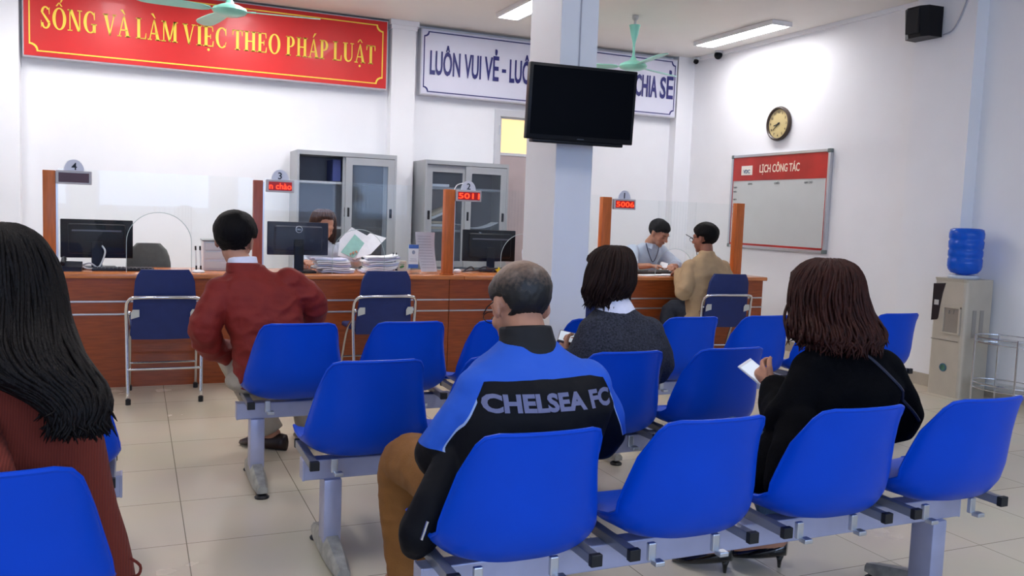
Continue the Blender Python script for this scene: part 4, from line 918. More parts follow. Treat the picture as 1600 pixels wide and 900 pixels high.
def hand(mb, wr, d, up, side, curl=.6, s=1.0, spread=.12, thumb=True):
    """hand from wrist wr pointing along d, back of the hand towards up; side=+1: thumb on the +lat side"""
    d = V(d).normalized(); up = (V(up)-d*V(up).dot(d)).normalized(); lat = d.cross(up).normalized()*side; wr = V(wr)
    mb.tube([wr-d*.02*s, wr+d*.02*s, wr+d*.055*s, wr+d*.085*s], [.024*s, .027*s, .034*s, .033*s], 12, round_ends=True, flat=(.55, 1.15) if abs(up.z) > .5 else (.8, 1.0))
    for i, ln in enumerate((.070, .078, .073, .058)):
        o = (1.5-i)*.0195*s; b = wr+d*.085*s+lat*o
        dd = (d+lat*(1.5-i)*spread).normalized(); P = [b-dd*.02*s, b]; a = 0; q = b
        for k, (fr, cv) in enumerate(((.45, .5), (.32, 1.0), (.23, .8))):
            a += curl*cv; q = q+(dd*math.cos(a)-up*math.sin(a))*ln*fr*s; P.append(q)
        mb.tube(P, [.0095*s, .0098*s, .009*s, .0082*s, .0072*s], 8, round_ends=True)
    if thumb:
        b = wr+d*.03*s+lat*.024*s
        mb.tube([b, b+(lat*.7+d*.6-up*.2).normalized()*.035*s, b+(lat*.55+d*.8-up*.35).normalized()*.062*s, b+(lat*.4+d*.9-up*.5).normalized()*.082*s], [.013*s, .012*s, .010*s, .008*s], 8, round_ends=True)
def rot3(yaw, pitch, roll=0): return Matrix.Rotation(yaw, 3, 'Z') @ Matrix.Rotation(-pitch, 3, 'X') @ Matrix.Rotation(roll, 3, 'Y')
def torso(mb, rows, n=28, ex=2.5):
    """rows: (centre, side vector half width, depth vector half depth)"""
    rs = []
    for c, a, b_ in rows:
        q = []
        for k in range(n):
            f = 2*PI*k/n; cs, sn = math.cos(f), math.sin(f)
            q.append(V(c)+V(a)*math.copysign(abs(cs)**(2/ex), cs)+V(b_)*math.copysign(abs(sn)**(2/ex), sn))
        rs.append(q)
    # interpolate rings
    out = []
    for i in range(len(rs)-1):
        for t_ in (0, .33, .66): out.append([p.lerp(q, t_) for p, q in zip(rs[i], rs[i+1])])
    out.append(rs[-1]); mb.rings(out); return mb
def body(t, m, head_c, R3, neck, chest, pelvis, arms, hands, legs=None, fem=False, vox=.006, s=1.0, sw=.15, feet=()):
    """skin body as one continuous surface"""
    mb = MB(); head_parts(mb, head_c, R3, s, fem)
    hc = V(head_c)+R3@V((0, -.02, -.04)); nk = V(neck)
    mb.tube([hc, hc.lerp(nk, .5), nk, nk.lerp(V(chest), .25)], [.050 if not fem else .042, .052 if not fem else .043, .053 if not fem else .045, .045], 14)
    ch, pe = V(chest), V(pelvis); sd = (V(arms[1][0])-V(arms[0][0])).normalized(); dp = sd.cross((ch-pe).normalized()).normalized()
    torso(mb, [(pe-(ch-pe).normalized()*.07, sd*sw*.9, dp*.09), (pe, sd*sw, dp*.10), (pe.lerp(ch, .5), sd*sw*.85, dp*.085), (ch, sd*sw*.95, dp*.09), (ch.lerp(nk, .5), sd*sw*.6, dp*.05), (nk, sd*.045, dp*.04)])
    for a in arms:
        mb.tube([V(p) for p in a], [.042, .034, .026][:len(a)] if len(a) == 3 else [.042, .038, .034, .028], 12, smooth=4, round_ends=True)
    for h in hands: hand(mb, *h[:4], **(h[4] if len(h) > 4 else {}))
    for l in (legs or []): mb.tube([V(p) for p in l], [.065, .048, .036][:len(l)], 12, smooth=4, round_ends=True)
    for (an, toe) in feet:
        an, toe = V(an), V(toe); mb.tube([an, an.lerp(toe, .35)-UZ*.02, toe-UZ*.0], [.035, .036, .028], 10, smooth=3, round_ends=True)
    return organic('body', mb, m, t, vox, 3)
def sleeves(mb, arms, r=(.068, .058, .046), smooth=5):
    for a in arms:
        rr = r if len(a) == 3 else (r[0], r[0]*.97, r[1], r[2])
        mb.tube([V(p) for p in a], rr, 16, smooth=smooth, round_ends=False)
        mb.ell(a[0], (r[0]*1.05,)*3)
def shoe(t, heel, toe, m, name='shoe', h=.095, w=.046, stiletto=0, label=None):
    heel, toe = V(heel), V(toe); d = (toe-heel); L_ = d.length; d = d.normalized(); lat = V((-d.y, d.x, 0)).normalized(); rs = []
    for k in range(11):
        u = k/10; hw = w*(.72+.35*math.sin(PI*min(1, u*1.05)))*(1 if u < .85 else (1-(u-.85)/.15*.55)); base = heel+d*L_*u
        hh = h*(1-.5*u if u < .75 else .6-1.4*(u-.75)); z0 = stiletto*(1-u)**1.6
        if stiletto: hh = (.068 if u < .25 else .068-.055*(u-.25) if u < .8 else .038-.08*(u-.8))
        if k in (0,): hw *= .6; hh *= .9
        base = V((base.x, base.y, 0)); ring = []
        for i in range(12):
            a = 2*PI*i/12; cs, sn = math.cos(a), math.sin(a)
            ring.append(base+lat*hw*cs*(1 if sn < .3 else .8)+UZ*(z0+hh*(.5+.5*sn)))
        rs.append(ring)
    mb = MB(); mb.rings(rs)
    if stiletto:
        b = heel+d*.025; mb.tube([V((b.x, b.y, 0)), V((b.x, b.y, stiletto*.5)), V((b.x-d.x*.0, b.y, stiletto+.01))], [.006, .009, .02], 8)
    o = mb.build(name, m, t, smooth=True)
    if label: o['label'] = label
    return o
def long_hair(name, t, m, crown, rows, fwd, n=260, seed=1, face=(.9, .35), r=.006, wave=.006, base=.94, label=None, tipvar=.15, curl=0):
    """rows: (z, cx, cy, rx, ry, cut) from the crown down; fwd = facing yaw; strands of hair over a closed core"""
    rnd = random.Random(seed); mb = MB(); rs = []
    fa = fwd+PI/2
    def S(i, f, k=1.0):
        z, cx, cy, rx, ry, cut = rows[i]
        df = abs((f-fa+PI) % (2*PI)-PI); q = 1.0
        if cut: q = 1-(1-face[1])*max(0, min(1, (face[0]-df)/.35))*cut
        return V((cx+rx*k*q*math.cos(f), cy+ry*k*q*math.sin(f), z))
    nn = 36
    for i in range(len(rows)): rs.append([S(i, 2*PI*k/nn, base) for k in range(nn)])
    mb.rings(rs)
    out = MB()
    for s_ in range(n):
        f = rnd.uniform(0, 2*PI); df = abs((f-fa+PI) % (2*PI)-PI)
        k = rnd.uniform(.93, 1.03); ph = rnd.uniform(0, 6.28); P = [V(crown)+V((math.cos(f), math.sin(f), 0))*.012]
        end = len(rows) if df > face[0] else 4
        if df > face[0]: end = len(rows)-(1 if rnd.random() < tipvar else 0)
        f0 = f
        for i in range(0, end):
            u = i/len(rows)
            ff = f0+math.sin(ph+i*1.1)*.03+(curl*math.sin(ph+i*1.6)*u)
            p = S(i, ff, k+.012*math.sin(ph+i*1.9)+(curl*.35*math.sin(ph*2+i*1.7)*u)); p.z += rnd.uniform(-.004, .004); P.append(p+V((math.sin(ph+i), math.cos(ph+i), 0))*wave*u)
        if end >= len(rows)-1:
            p = P[-1]+V((rnd.uniform(-.02, .02), rnd.uniform(-.02, .02), -rnd.uniform(.01, .04))); P.append(p)
        R_ = [r*.5]+[r*rnd.uniform(.85, 1.2)]*(len(P)-2)+[r*.15]
        out.tube(P, R_, 5, smooth=3)
    k_ = len(mb.v); mb.add(out.v, out.f)
    o = mb.build(name, m, t, smooth=True, recalc=False)
    if label: o['label'] = label
    return o
def phone(c, d, up, label, scr='#dfe8f2', case='#e8e8ea', es=.35):
    """slab phone at c, long side along d, screen facing up"""
    d = V(d).normalized(); up = (V(up)-d*V(up).dot(d)).normalized(); lat = d.cross(up)
    M = Matrix((lat, d, up)).transposed().to_4x4(); M.translation = V(c)
    t = thing('mobile_phone', label, 'phone', c)
    MB().bbox(-.036, .036, -.072, .072, -.004, .004, .003, 2, M=M).build('casing', mat('phone_case_'+case[1:], case, .3), t)
    MB().box(-.032, .032, -.06, .06, .0035, .0045, M=M).build('screen', mat('phone_screen_'+scr[1:], scr, .15, emit=scr, es=es), t)

hair_brown = mat('dark_brown_hair', '#22120c', .5, spec=.2, noise_s=16, noise_amt=.45, bump=.4, bump_s=60, stretch=(6, 6, 1))
hair_red = mat('chestnut_hair', '#33160f', .5, spec=.2, noise_s=14, noise_amt=.45, bump=.4, bump_s=60, stretch=(6, 6, 1))
hair_blackb = mat('brown_black_hair', '#100a08', .5, spec=.2, noise_s=14, noise_amt=.4, bump=.4, bump_s=60, stretch=(6, 6, 1))

# --- 1. bald man in the blue and black track jacket (nearest right bench, first seat)
t = thing('person', 'bald man in blue and black track jacket, seen from behind, head bowed', 'person', (.93, 2.1, 0))
R = rot3(.10, .46, .04); hc = (1.005, 2.235, 1.020)
arms = [[(.858, 2.13, .795), (.765, 2.19, .62), (.86, 2.44, .60)], [(1.178, 2.13, .80), (1.265, 2.20, .63), (1.12, 2.44, .60)]]
LEG = [[(.84, 2.14, .485), (.79, 2.60, .475), (.80, 2.56, .10)], [(1.02, 2.14, .485), (1.10, 2.60, .475), (1.10, 2.56, .10)]]
body(t, skin_m, hc, R, (1.01, 2.16, .92), (1.01, 2.13, .79), (.93, 2.10, .52), arms,
     [((.86, 2.44, .60), (.8, .5, .1), (0, .2, 1), -1), ((1.08, 2.44, .60), (-.8, .5, .1), (0, .2, 1), 1)], LEG, feet=[((.80, 2.56, .08), (.79, 2.72, .04)), ((1.10, 2.56, .08), (1.12, 2.72, .04))])
bald_m = bpy.data.materials.new('thinning_hair'); bald_m.use_nodes = True; nt = bald_m.node_tree; N = nt.nodes; L = nt.links; b = N['Principled BSDF']; b.inputs['Roughness'].default_value = .5
tc = N.new('ShaderNodeTexCoord'); sp = N.new('ShaderNodeVectorMath'); sp.operation = 'DISTANCE'
crown_w = V(hc)+R@V((0, -.055, .105)); cl = crown_w-V((.93, 2.1, 0)); sp.inputs[1].default_value = cl
L.new(tc.outputs['Object'], sp.inputs[0]); mr = N.new('ShaderNodeMapRange'); mr.inputs[1].default_value = .075; mr.inputs[2].default_value = .15
no = N.new('ShaderNodeTexNoise'); no.inputs['Scale'].default_value = 90; no.inputs['Detail'].default_value = 5; L.new(tc.outputs['Object'], no.inputs['Vector'])
ad = N.new('ShaderNodeMath'); ad.operation = 'MULTIPLY_ADD'; ad.inputs[1].default_value = .07; L.new(no.outputs['Fac'], ad.inputs[0]); L.new(sp.outputs['Value'], ad.inputs[2])
L.new(ad.outputs[0], mr.inputs[0]); mx = N.new('ShaderNodeMix'); mx.data_type = 'RGBA'; mx.inputs[6].default_value = lin('#8a6e5c'); mx.inputs[7].default_value = lin('#16130f')
L.new(mr.outputs[0], mx.inputs[0]); L.new(mx.outputs[2], b.inputs['Base Color'])
men_hair('hair', hc, R, bald_m, t, 1.04, .055, -.012, -.088, .007, 3, 'dark hair thinning to bare scalp at the crown', bald=1)
# glasses
mb = MB()
def hp(x, y, z, c=hc, R_=R): return V(c)+R_@V((x, y, z))
for sx in (-1, 1):
    mb.tube([hp(sx*.080, -.02, .012), hp(sx*.076, .05, .014), hp(sx*.066, .098, .010)], .0018, 6)
    mb.tube([hp(sx*.035+.028*math.cos(a*PI/8), .108-.10*abs(sx*.035+.028*math.cos(a*PI/8))**1.5, .002+.018*math.sin(a*PI/8)) for a in range(16)], .0015, 5, closed=True)
mb.tube([hp(-.008, .108, .006), hp(.008, .108, .006)], .0015, 5)
mb.build('glasses', black_m, t)
# jacket material: blue yoke above a curved seam, black below, thin light piping
jk = bpy.data.materials.new('track_jacket'); jk.use_nodes = True; nt = jk.node_tree; N = nt.nodes; L = nt.links; b = N['Principled BSDF']; b.inputs['Roughness'].default_value = .7; b.inputs['Specular IOR Level'].default_value = .2
tc = N.new('ShaderNodeTexCoord'); sx_ = N.new('ShaderNodeSeparateXYZ'); L.new(tc.outputs['Object'], sx_.inputs[0])
def mth(op, a, b_=None, c_=None):
    n_ = N.new('ShaderNodeMath'); n_.operation = op
    for i, v in enumerate((a, b_, c_)):
        if v is None: continue
        if isinstance(v, (int, float)): n_.inputs[i].default_value = v
        else: L.new(v, n_.inputs[i])
    return n_.outputs[0]
dx = mth('ABSOLUTE', mth('SUBTRACT', sx_.outputs[0], .085))
k1 = mth('MULTIPLY', mth('MAXIMUM', mth('SUBTRACT', dx, .178), 0.0), 1.7)
hgt = mth('ADD', sx_.outputs[2], k1)
hgt = mth('ADD', hgt, mth('MULTIPLY', mth('MULTIPLY', dx, dx), .45))
hgt = mth('ADD', hgt, mth('MULTIPLY', sx_.outputs[1], -.25))
msk = mth('GREATER_THAN', hgt, .862); pip = mth('MULTIPLY', mth('GREATER_THAN', hgt, .856), mth('LESS_THAN', hgt, .863)); pip = mth('MULTIPLY', pip, mth('GREATER_THAN', dx, .2))
low = mth('GREATER_THAN', sx_.outputs[2], .655); msk = mth('MULTIPLY', msk, low); pip = mth('MULTIPLY', pip, low)
m1 = N.new('ShaderNodeMix'); m1.data_type = 'RGBA'; m1.inputs[6].default_value = lin('#05060e'); m1.inputs[7].default_value = lin('#2a5cc8'); L.new(msk, m1.inputs[0])
m2_ = N.new('ShaderNodeMix'); m2_.data_type = 'RGBA'; m2_.inputs[7].default_value = lin('#9fb4dc'); L.new(m1.outputs[2], m2_.inputs[6]); L.new(pip, m2_.inputs[0]); L.new(m2_.outputs[2], b.inputs['Base Color'])
no = N.new('ShaderNodeTexNoise'); no.inputs['Scale'].default_value = 14; L.new(tc.outputs['Object'], no.inputs['Vector']); bp = N.new('ShaderNodeBump'); bp.inputs['Strength'].default_value = .25; bp.inputs['Distance'].default_value = .02; L.new(no.outputs['Fac'], bp.inputs['Height']); L.new(bp.outputs[0], b.inputs['Normal'])
mb = MB()
torso(mb, [((.93, 2.11, .42), (.20, 0, 0), (0, .135, 0)), ((.94, 2.10, .52), (.20, 0, 0), (0, .15, 0)), ((.975, 2.10, .65), (.215, 0, 0), (0, .145, 0)), ((1.01, 2.115, .755), (.235, 0, 0), (0, .135, 0)),
           ((1.015, 2.13, .815), (.222, 0, -.004), (0, .118, 0)), ((1.012, 2.15, .865), (.175, 0, -.004), (0, .092, 0)), ((1.01, 2.165, .90), (.115, 0, 0), (0, .072, 0)), ((1.008, 2.175, .93), (.078, 0, 0), (0, .062, 0))], ex=2.2)
sleeves(mb, arms, (.073, .070, .052))
mb.tube([(.77, 2.10, .62), (.71, 2.06, .53), (.668, 2.05, .46), (.66, 2.06, .425)], [.05, .058, .056, .04], 14, smooth=3, round_ends=True); mb.tube([(.82, 2.12, .58), (.76, 2.12, .52), (.715, 2.12, .49)], [.06, .06, .045], 14, smooth=3, round_ends=True)
jacket = organic('jacket', mb, jk, t, .007, 5, (.005, 8, (1, 1, 1), 4.0)); jacket['label'] = 'black track jacket with blue yoke and grey back lettering'
mb = MB()
torso(mb, [((1.01, 2.165, .895), (.094, 0, 0), (0, .076, 0)), ((1.008, 2.178, .935), (.080, 0, 0), (0, .070, -.005)), ((1.006, 2.192, .968), (.076, 0, 0), (0, .066, -.012))], 24, 2.1)
organic('collar', mb, mat('collar_black', '#0b0b10', .7, noise_s=40, noise_amt=.2), jacket, .006, 4)
# lettering wrapped on the back of the jacket
dgm = jacket.data; bvh = BVHTree.FromPolygons([v.co+org(t) for v in dgm.vertices], [tuple(p.vertices) for p in dgm.polygons])
def wrap_text(s, x0, x1, z0, h, parent, m, off=.05, slope=0):
    vs, fs = text_polys(s, off, 0, 3)
    bm = bmesh.new(); me = bpy.data.meshes.new('w'); me.from_pydata([tuple(v) for v in vs], [], fs); bm.from_mesh(me)
    bmesh.ops.triangulate(bm, faces=bm.faces[:])
    for _ in range(3):
        lg = [e for e in bm.edges if e.calc_length() > .07]
        if lg: bmesh.ops.subdivide_edges(bm, edges=lg, cuts=1); bmesh.ops.triangulate(bm, faces=[f for f in bm.faces if len(f.verts) > 3])
    xa = min(v.co.x for v in bm.verts); xb = max(v.co.x for v in bm.verts); ya = min(v.co.y for v in bm.verts); yb = max(v.co.y for v in bm.verts)
    out = []; bm.verts.ensure_lookup_table()
    for v in bm.verts:
        x = x0+(v.co.x-xa)/(xb-xa)*(x1-x0); z = z0+(v.co.y-ya)/(yb-ya)*h+slope*(x-x0)
        hit = bvh.ray_cast(V((x, 0, z)), V((0, 1, 0)))
        y = hit[0].y if hit[0] else 2.0
        out.append(V((x, y-.0022, z)))
    for i, v in enumerate(bm.verts): v.index = i
    mb = MB(); mb.add(out, [tuple(v.index for v in f.verts) for f in bm.faces]); bm.free()
    return mb.build('back_lettering', m, parent, recalc=False)
lt = mat('print_grey_lilac', '#6e7090', .55, noise_s=60, noise_amt=.08)
wrap_text('CHELSEA FC', .822, 1.205, .768, .046, jacket, lt, off=.045, slope=.0)
mb = MB(); mb.tube([(.668, 1.99, .51), (.652, 1.988, .465)], .0045, 6); mb.build('zip_pull', chrome_m, jacket)
tr = mat('brown_chinos', '#8a5a26', .75, noise_s=20, noise_amt=.08, bump=.15, bump_s=200)
mb = MB(); mb.ell((.93, 2.13, .47), (.19, .13, .075))
for l in LEG: mb.tube([V(p) for p in l[:2]]+[V(l[2])-UZ*.02], [.10, .083, .060], 16, smooth=6, round_ends=False); mb.ell(l[1], (.080, .080, .078))
organic('trousers', mb, tr, t, .008, 5, (.004, 10, (1, 1, 2), 2))
for an, s_ in ((V((.80, 2.56, 0)), -.02), (V((1.10, 2.56, 0)), .03)): shoe(t, an-UY*.07, an+V((s_, .20, 0)), mat('brown_leather', '#2c1c15', .35))

# --- 2. woman in black (nearest right bench, third seat)
t = thing('person', 'woman in black coat with wavy chestnut hair, looking at her phone', 'person', (2.05, 2.12, 0))
R = rot3(.25, .45); hc = (2.135, 2.24, 1.045)
arms = [[(2.01, 2.12, .81), (1.905, 2.13, .65), (2.06, 2.36, .71)], [(2.295, 2.12, .80), (2.405, 2.13, .62), (2.28, 2.38, .58)]]
LEG = [[(2.0, 2.16, .475), (2.03, 2.58, .47), (1.97, 2.48, .13)], [(2.14, 2.16, .475), (2.2, 2.58, .47), (2.2, 2.46, .13)]]
body(t, skin_m, hc, R, (2.15, 2.15, .91), (2.14, 2.12, .79), (2.05, 2.12, .52), arms, [((2.06, 2.36, .71), (.1, .9, .35), (-.9, .1, -.3), 1, dict(curl=.8)), ((2.26, 2.38, .58), (-.8, .5, .1), (0, .2, 1), 1)], LEG, True, sw=.13,
     feet=[((1.975, 2.48, .10), (1.89, 2.59, .04)), ((2.205, 2.455, .10), (2.12, 2.57, .04))])
coat = mat('black_wool', '#050508', .9, spec=.1, noise_s=120, noise_amt=.5, bump=.2, bump_s=200)
mb = MB()
torso(mb, [((2.03, 2.11, .405), (.19, .02, 0), (0, .15, 0)), ((2.04, 2.10, .50), (.185, .01, 0), (0, .15, 0)), ((2.10, 2.11, .65), (.195, 0, 0), (0, .135, 0)), ((2.145, 2.12, .76), (.212, 0, 0), (0, .125, 0)),
           ((2.15, 2.135, .82), (.195, 0, -.005), (0, .105, 0)), ((2.15, 2.15, .87), (.14, 0, 0), (0, .085, 0)), ((2.15, 2.16, .91), (.08, 0, 0), (0, .065, 0))], ex=2.2)
sleeves(mb, arms, (.070, .070, .052))
mb.tube([(1.90, 2.06, .66), (1.83, 2.01, .57), (1.785, 1.99, .50)], [.06, .065, .055], 14, smooth=3, round_ends=True); mb.tube([(1.90, 2.12, .60), (1.82, 2.12, .52), (1.785, 2.10, .49)], [.06, .06, .05], 14, smooth=3, round_ends=True)
cc = organic('coat', mb, coat, t, .008, 5, (.007, 8, (1, 1, .8), 7.0))
mb = MB(); bv = BVHTree.FromPolygons([v.co+org(t) for v in cc.data.vertices], [tuple(p.vertices) for p in cc.data.polygons])
P = []
for k in range(14):
    u = k/13; x = 2.15+.245*u; z = .885-.24*u; h_ = bv.ray_cast(V((x, 0, z)), V((0, 1, 0))); P += [V((x, h_[0].y-.003, z))] if h_[0] and (not P or abs(h_[0].y-P[-1].y) < .03) else []
mb.tube(P, .0055, 6); o = mb.build('bag_strap', mat('strap_navy', '#24283a', .5), t); o['label'] = 'thin dark shoulder strap'
long_hair('hair', t, hair_red, (2.13, 2.21, 1.168), [(1.165, 2.13, 2.215, .045, .05, 0), (1.145, 2.13, 2.215, .085, .09, 0), (1.10, 2.128, 2.215, .112, .115, 0), (1.045, 2.125, 2.21, .125, .125, 1), (.99, 2.13, 2.20, .14, .128, 1), (.95, 2.132, 2.18, .155, .13, 1), (.92, 2.128, 2.16, .155, .12, 1), (.90, 2.12, 2.14, .125, .10, 1)], .25, 620, 4, r=.0046, wave=.02, curl=.17, label='wavy chestnut hair to the shoulders')
jean = mat('blue_denim', '#3d587c', .8, noise_s=60, noise_amt=.2, bump=.15, bump_s=300)
mb = MB(); mb.ell((2.05, 2.15, .47), (.165, .11, .07))
for l in LEG: mb.tube([V(p) for p in l[:2]]+[V(l[2])], [.088, .070, .052], 16, smooth=6); mb.ell(l[1], (.066, .066, .065))
organic('jeans', mb, jean, t, .008, 5, (.003, 12, (1, 1, 2), 2))
pat = mat('black_patent', '#09090c', .12, noise_s=10, noise_amt=.1, coat=.6)
shoe(t, (1.995, 2.455, 0), (1.86, 2.63, 0), pat, 'shoe', stiletto=.05, label='black patent high-heeled shoe'); shoe(t, (2.225, 2.43, 0), (2.09, 2.61, 0), pat, 'shoe', stiletto=.05, label='black patent high-heeled shoe')
phone((2.065, 2.455, .735), (-.35, .75, .5), (-.2, -.6, .8), 'white phone in the hand of the woman in black')

# --- 3. woman in the grey cardigan (middle bench, third seat)
t = thing('person', 'woman in dark grey cardigan with a short brown bob and white collar', 'person', (1.80, 3.12, 0))
R = rot3(.75, .5); hc = (1.86, 3.21, 1.03)
arms = [[(1.765, 3.14, .80), (1.70, 3.20, .62), (1.745, 3.34, .665)], [(2.01, 3.12, .79), (2.085, 3.15, .63), (1.92, 3.40, .64)]]
LEG = [[(1.78, 3.16, .475), (1.76, 3.58, .47), (1.72, 3.54, .08)], [(1.90, 3.16, .475), (1.92, 3.58, .47), (1.88, 3.54, .08)]]
body(t, skin_m, hc, R, (1.87, 3.15, .91), (1.88, 3.13, .78), (1.83, 3.13, .52), arms, [((1.745, 3.34, .665), (.25, .8, .35), (-.9, .3, -.2), 1, dict(curl=.8)), ((1.92, 3.40, .64), (-.8, .5, .3), (0, .2, 1), 1)], LEG, True, sw=.13, feet=[((1.72, 3.54, .08), (1.72, 3.68, .04)), ((1.88, 3.54, .08), (1.88, 3.68, .04))])
knit = mat('charcoal_knit', '#2d2f3a', .95, noise_s=140, noise_amt=.75, bump=.6, bump_s=160)
mb = MB()
torso(mb, [((1.84, 3.11, .43), (.185, 0, 0), (0, .13, 0)), ((1.85, 3.11, .52), (.19, 0, 0), (0, .135, 0)), ((1.87, 3.115, .65), (.205, 0, 0), (0, .13, 0)), ((1.885, 3.12, .74), (.21, 0, 0), (0, .125, 0)),
           ((1.885, 3.135, .80), (.195, 0, -.008), (0, .108, 0)), ((1.88, 3.15, .855), (.145, 0, -.005), (0, .088, 0)), ((1.875, 3.16, .90), (.082, 0, 0), (0, .064, 0))], ex=2.2)
sleeves(mb, arms, (.072, .068, .050)); organic('cardigan', mb, knit, t, .008, 5, (.005, 9, (1, 1, 1), 11.0))
mb = MB(); torso(mb, [((1.877, 3.155, .875), (.098, 0, -.012), (0, .078, 0)), ((1.872, 3.162, .915), (.082, 0, -.01), (0, .070, 0)), ((1.866, 3.168, .948), (.066, 0, -.006), (0, .058, 0))], 24, 2.1)
organic('shirt_collar', mb, mat('white_cotton', '#e9e8f6', .8, noise_s=30, noise_amt=.04), t, .006, 3)
long_hair('hair', t, hair_brown, (1.87, 3.19, 1.16), [(1.157, 1.872, 3.195, .04, .045, 0), (1.14, 1.869, 3.195, .075, .08, 0), (1.10, 1.862, 3.195, .098, .105, 0), (1.05, 1.855, 3.195, .108, .115, 1), (1.005, 1.849, 3.195, .113, .115, 1), (.965, 1.839, 3.20, .108, .105, 1), (.93, 1.827, 3.20, .08, .085, 1)], .75, 520, 8, face=(.75, .35), r=.0045, wave=.006, label='chin-length dark brown bob')
mb = MB(); mb.ell((1.84, 3.15, .47), (.16, .11, .07))
for l in LEG: mb.tube([V(p) for p in l[:2]]+[V(l[2])], [.085, .068, .05], 16, smooth=6)
organic('trousers', mb, mat('black_cotton', '#14151a', .8, noise_s=30, noise_amt=.2), t, .009, 4)
for x in (1.72, 1.88): shoe(t, (x, 3.49, 0), (x, 3.73, 0), mat('brown_leather', '#2c1c15', .35))
phone((1.79, 3.445, .735), (.5, .8, .2), (-.1, -.5, .85), 'phone with a bright screen held beside the shoulder of the bald man', es=.6, case='#4a3434')

# --- 4. man in the red jacket (front bench, first seat)
t = thing('person', 'man in rust red jacket and pale trousers, elbows out, seen from behind', 'person', (.56, 4.12, 0))
R = rot3(-.30, .25, .06); hc = (.428, 4.24, 1.108)
arms = [[(.365, 4.16, .875), (.285, 4.11, .71), (.345, 4.22, .60), (.45, 4.32, .555)], [(.665, 4.16, .915), (.775, 4.17, .83), (.785, 4.24, .74), (.76, 4.36, .70)]]
LEG = [[(.50, 4.17, .485), (.46, 4.60, .49), (.66, 4.60, .09)], [(.64, 4.17, .485), (.74, 4.60, .49), (.86, 4.62, .09)]]
body(t, skin_m, hc, R, (.46, 4.19, .985), (.52, 4.16, .84), (.58, 4.12, .52), arms, [((.45, 4.32, .555), (.6, .7, -.1), (0, .3, 1), -1), ((.76, 4.36, .70), (-.5, .8, -.3), (0, .3, 1), 1)], LEG, feet=[((.67, 4.58, .08), (.57, 4.68, .04)), ((.86, 4.62, .08), (.84, 4.76, .04))])
men_hair('hair', hc, R, hair_m, t, 1.08, .058, -.035, -.108, .016, 5, 'short black hair')
redj = mat('rust_red_cloth', '#7e1c13', .7, noise_s=12, noise_amt=.08, bump=.15, bump_s=60)
mb = MB()
torso(mb, [((.57, 4.10, .44), (.155, 0, 0), (0, .125, 0)), ((.57, 4.10, .54), (.155, 0, 0), (0, .13, 0)), ((.565, 4.115, .66), (.16, 0, 0), (0, .12, 0)), ((.54, 4.14, .79), (.185, 0, .01), (0, .12, 0)),
           ((.52, 4.155, .87), (.20, 0, .02), (0, .11, 0)), ((.495, 4.165, .93), (.155, 0, .015), (0, .088, 0)), ((.475, 4.175, .975), (.09, 0, .006), (0, .066, 0)), ((.465, 4.18, 1.0), (.07, 0, .004), (0, .06, 0))], ex=2.2)
sleeves(mb, arms, (.070, .062, .050)); rj = organic('jacket', mb, redj, t, .0075, 4, (.011, 9, (1, 1, 1.6), 17.0))
mb = MB(); torso(mb, [((.470, 4.175, .965), (.090, 0, 0), (0, .072, 0)), ((.460, 4.185, 1.01), (.076, 0, 0), (0, .070, -.004))], 24, 2.1); organic('collar', mb, redj, rj, .006, 4)
mb = MB(); torso(mb, [((.460, 4.184, .99), (.070, 0, 0), (0, .064, 0)), ((.456, 4.195, 1.035), (.066, 0, .004), (0, .062, -.008))], 24, 2.1); organic('shirt_collar', mb, mat('white_cotton', '#e9e8f6', .8, noise_s=30, noise_amt=.04), t, .006, 3)
cr = mat('cream_trousers', '#a69c8c', .8, noise_s=20, noise_amt=.06, bump=.1, bump_s=200)
mb = MB(); mb.ell((.555, 4.12, .465), (.185, .13, .07))
for l in LEG: mb.tube([V(p) for p in l[:2]]+[V(l[2])], [.095, .078, .062], 16, smooth=6); mb.ell(l[1], (.075, .075, .073))
organic('trousers', mb, cr, t, .008, 5, (.004, 10, (1, 1, 2), 5))
br_l = mat('dark_brown_leather', '#2a1715', .3, noise_s=14, noise_amt=.2)
shoe(t, (.725, 4.525, 0), (.515, 4.725, 0), br_l); shoe(t, (.87, 4.56, 0), (.83, 4.82, 0), br_l)

# --- 5. long-haired woman in the orange sweater (nearest left bench)
t = thing('person', 'woman in rust orange ribbed sweater with very long dark hair', 'person', (-.24, 2.08, 0))
R = rot3(.0, .15); hc = (-.285, 2.20, 1.09)
arms = [[(-.335, 2.07, .81), (-.275, 1.87, .695), (-.35, 2.06, .65)], [(-.135, 2.14, .81), (-.145, 2.24, .64), (-.22, 2.42, .60)]]
LEG = [[(-.32, 2.16, .475), (-.34, 2.58, .47), (-.34, 2.54, .08)], [(-.18, 2.16, .475), (-.16, 2.58, .47), (-.16, 2.54, .08)]]
body(t, skin_m, hc, R, (-.27, 2.15, .945), (-.24, 2.12, .80), (-.23, 2.12, .52), arms, [((-.35, 2.06, .65), (.1, .9, -.1), (0, 0, 1), 1), ((-.22, 2.42, .60), (-.8, .5, .1), (0, .2, 1), 1)], LEG, True, sw=.13, feet=[((-.34, 2.54, .08), (-.34, 2.68, .04)), ((-.16, 2.54, .08), (-.16, 2.68, .04))])
rib = bpy.data.materials.new('ribbed_orange_knit'); rib.use_nodes = True; nt = rib.node_tree; N = nt.nodes; L = nt.links; b = N['Principled BSDF']; b.inputs['Roughness'].default_value = .9; 
tc = N.new('ShaderNodeTexCoord'); wv = N.new('ShaderNodeTexWave'); wv.bands_direction = 'X'; wv.inputs['Scale'].default_value = 60; wv.inputs['Distortion'].default_value = 1.2; wv.inputs['Detail'].default_value = 1; L.new(tc.outputs['Object'], wv.inputs['Vector'])
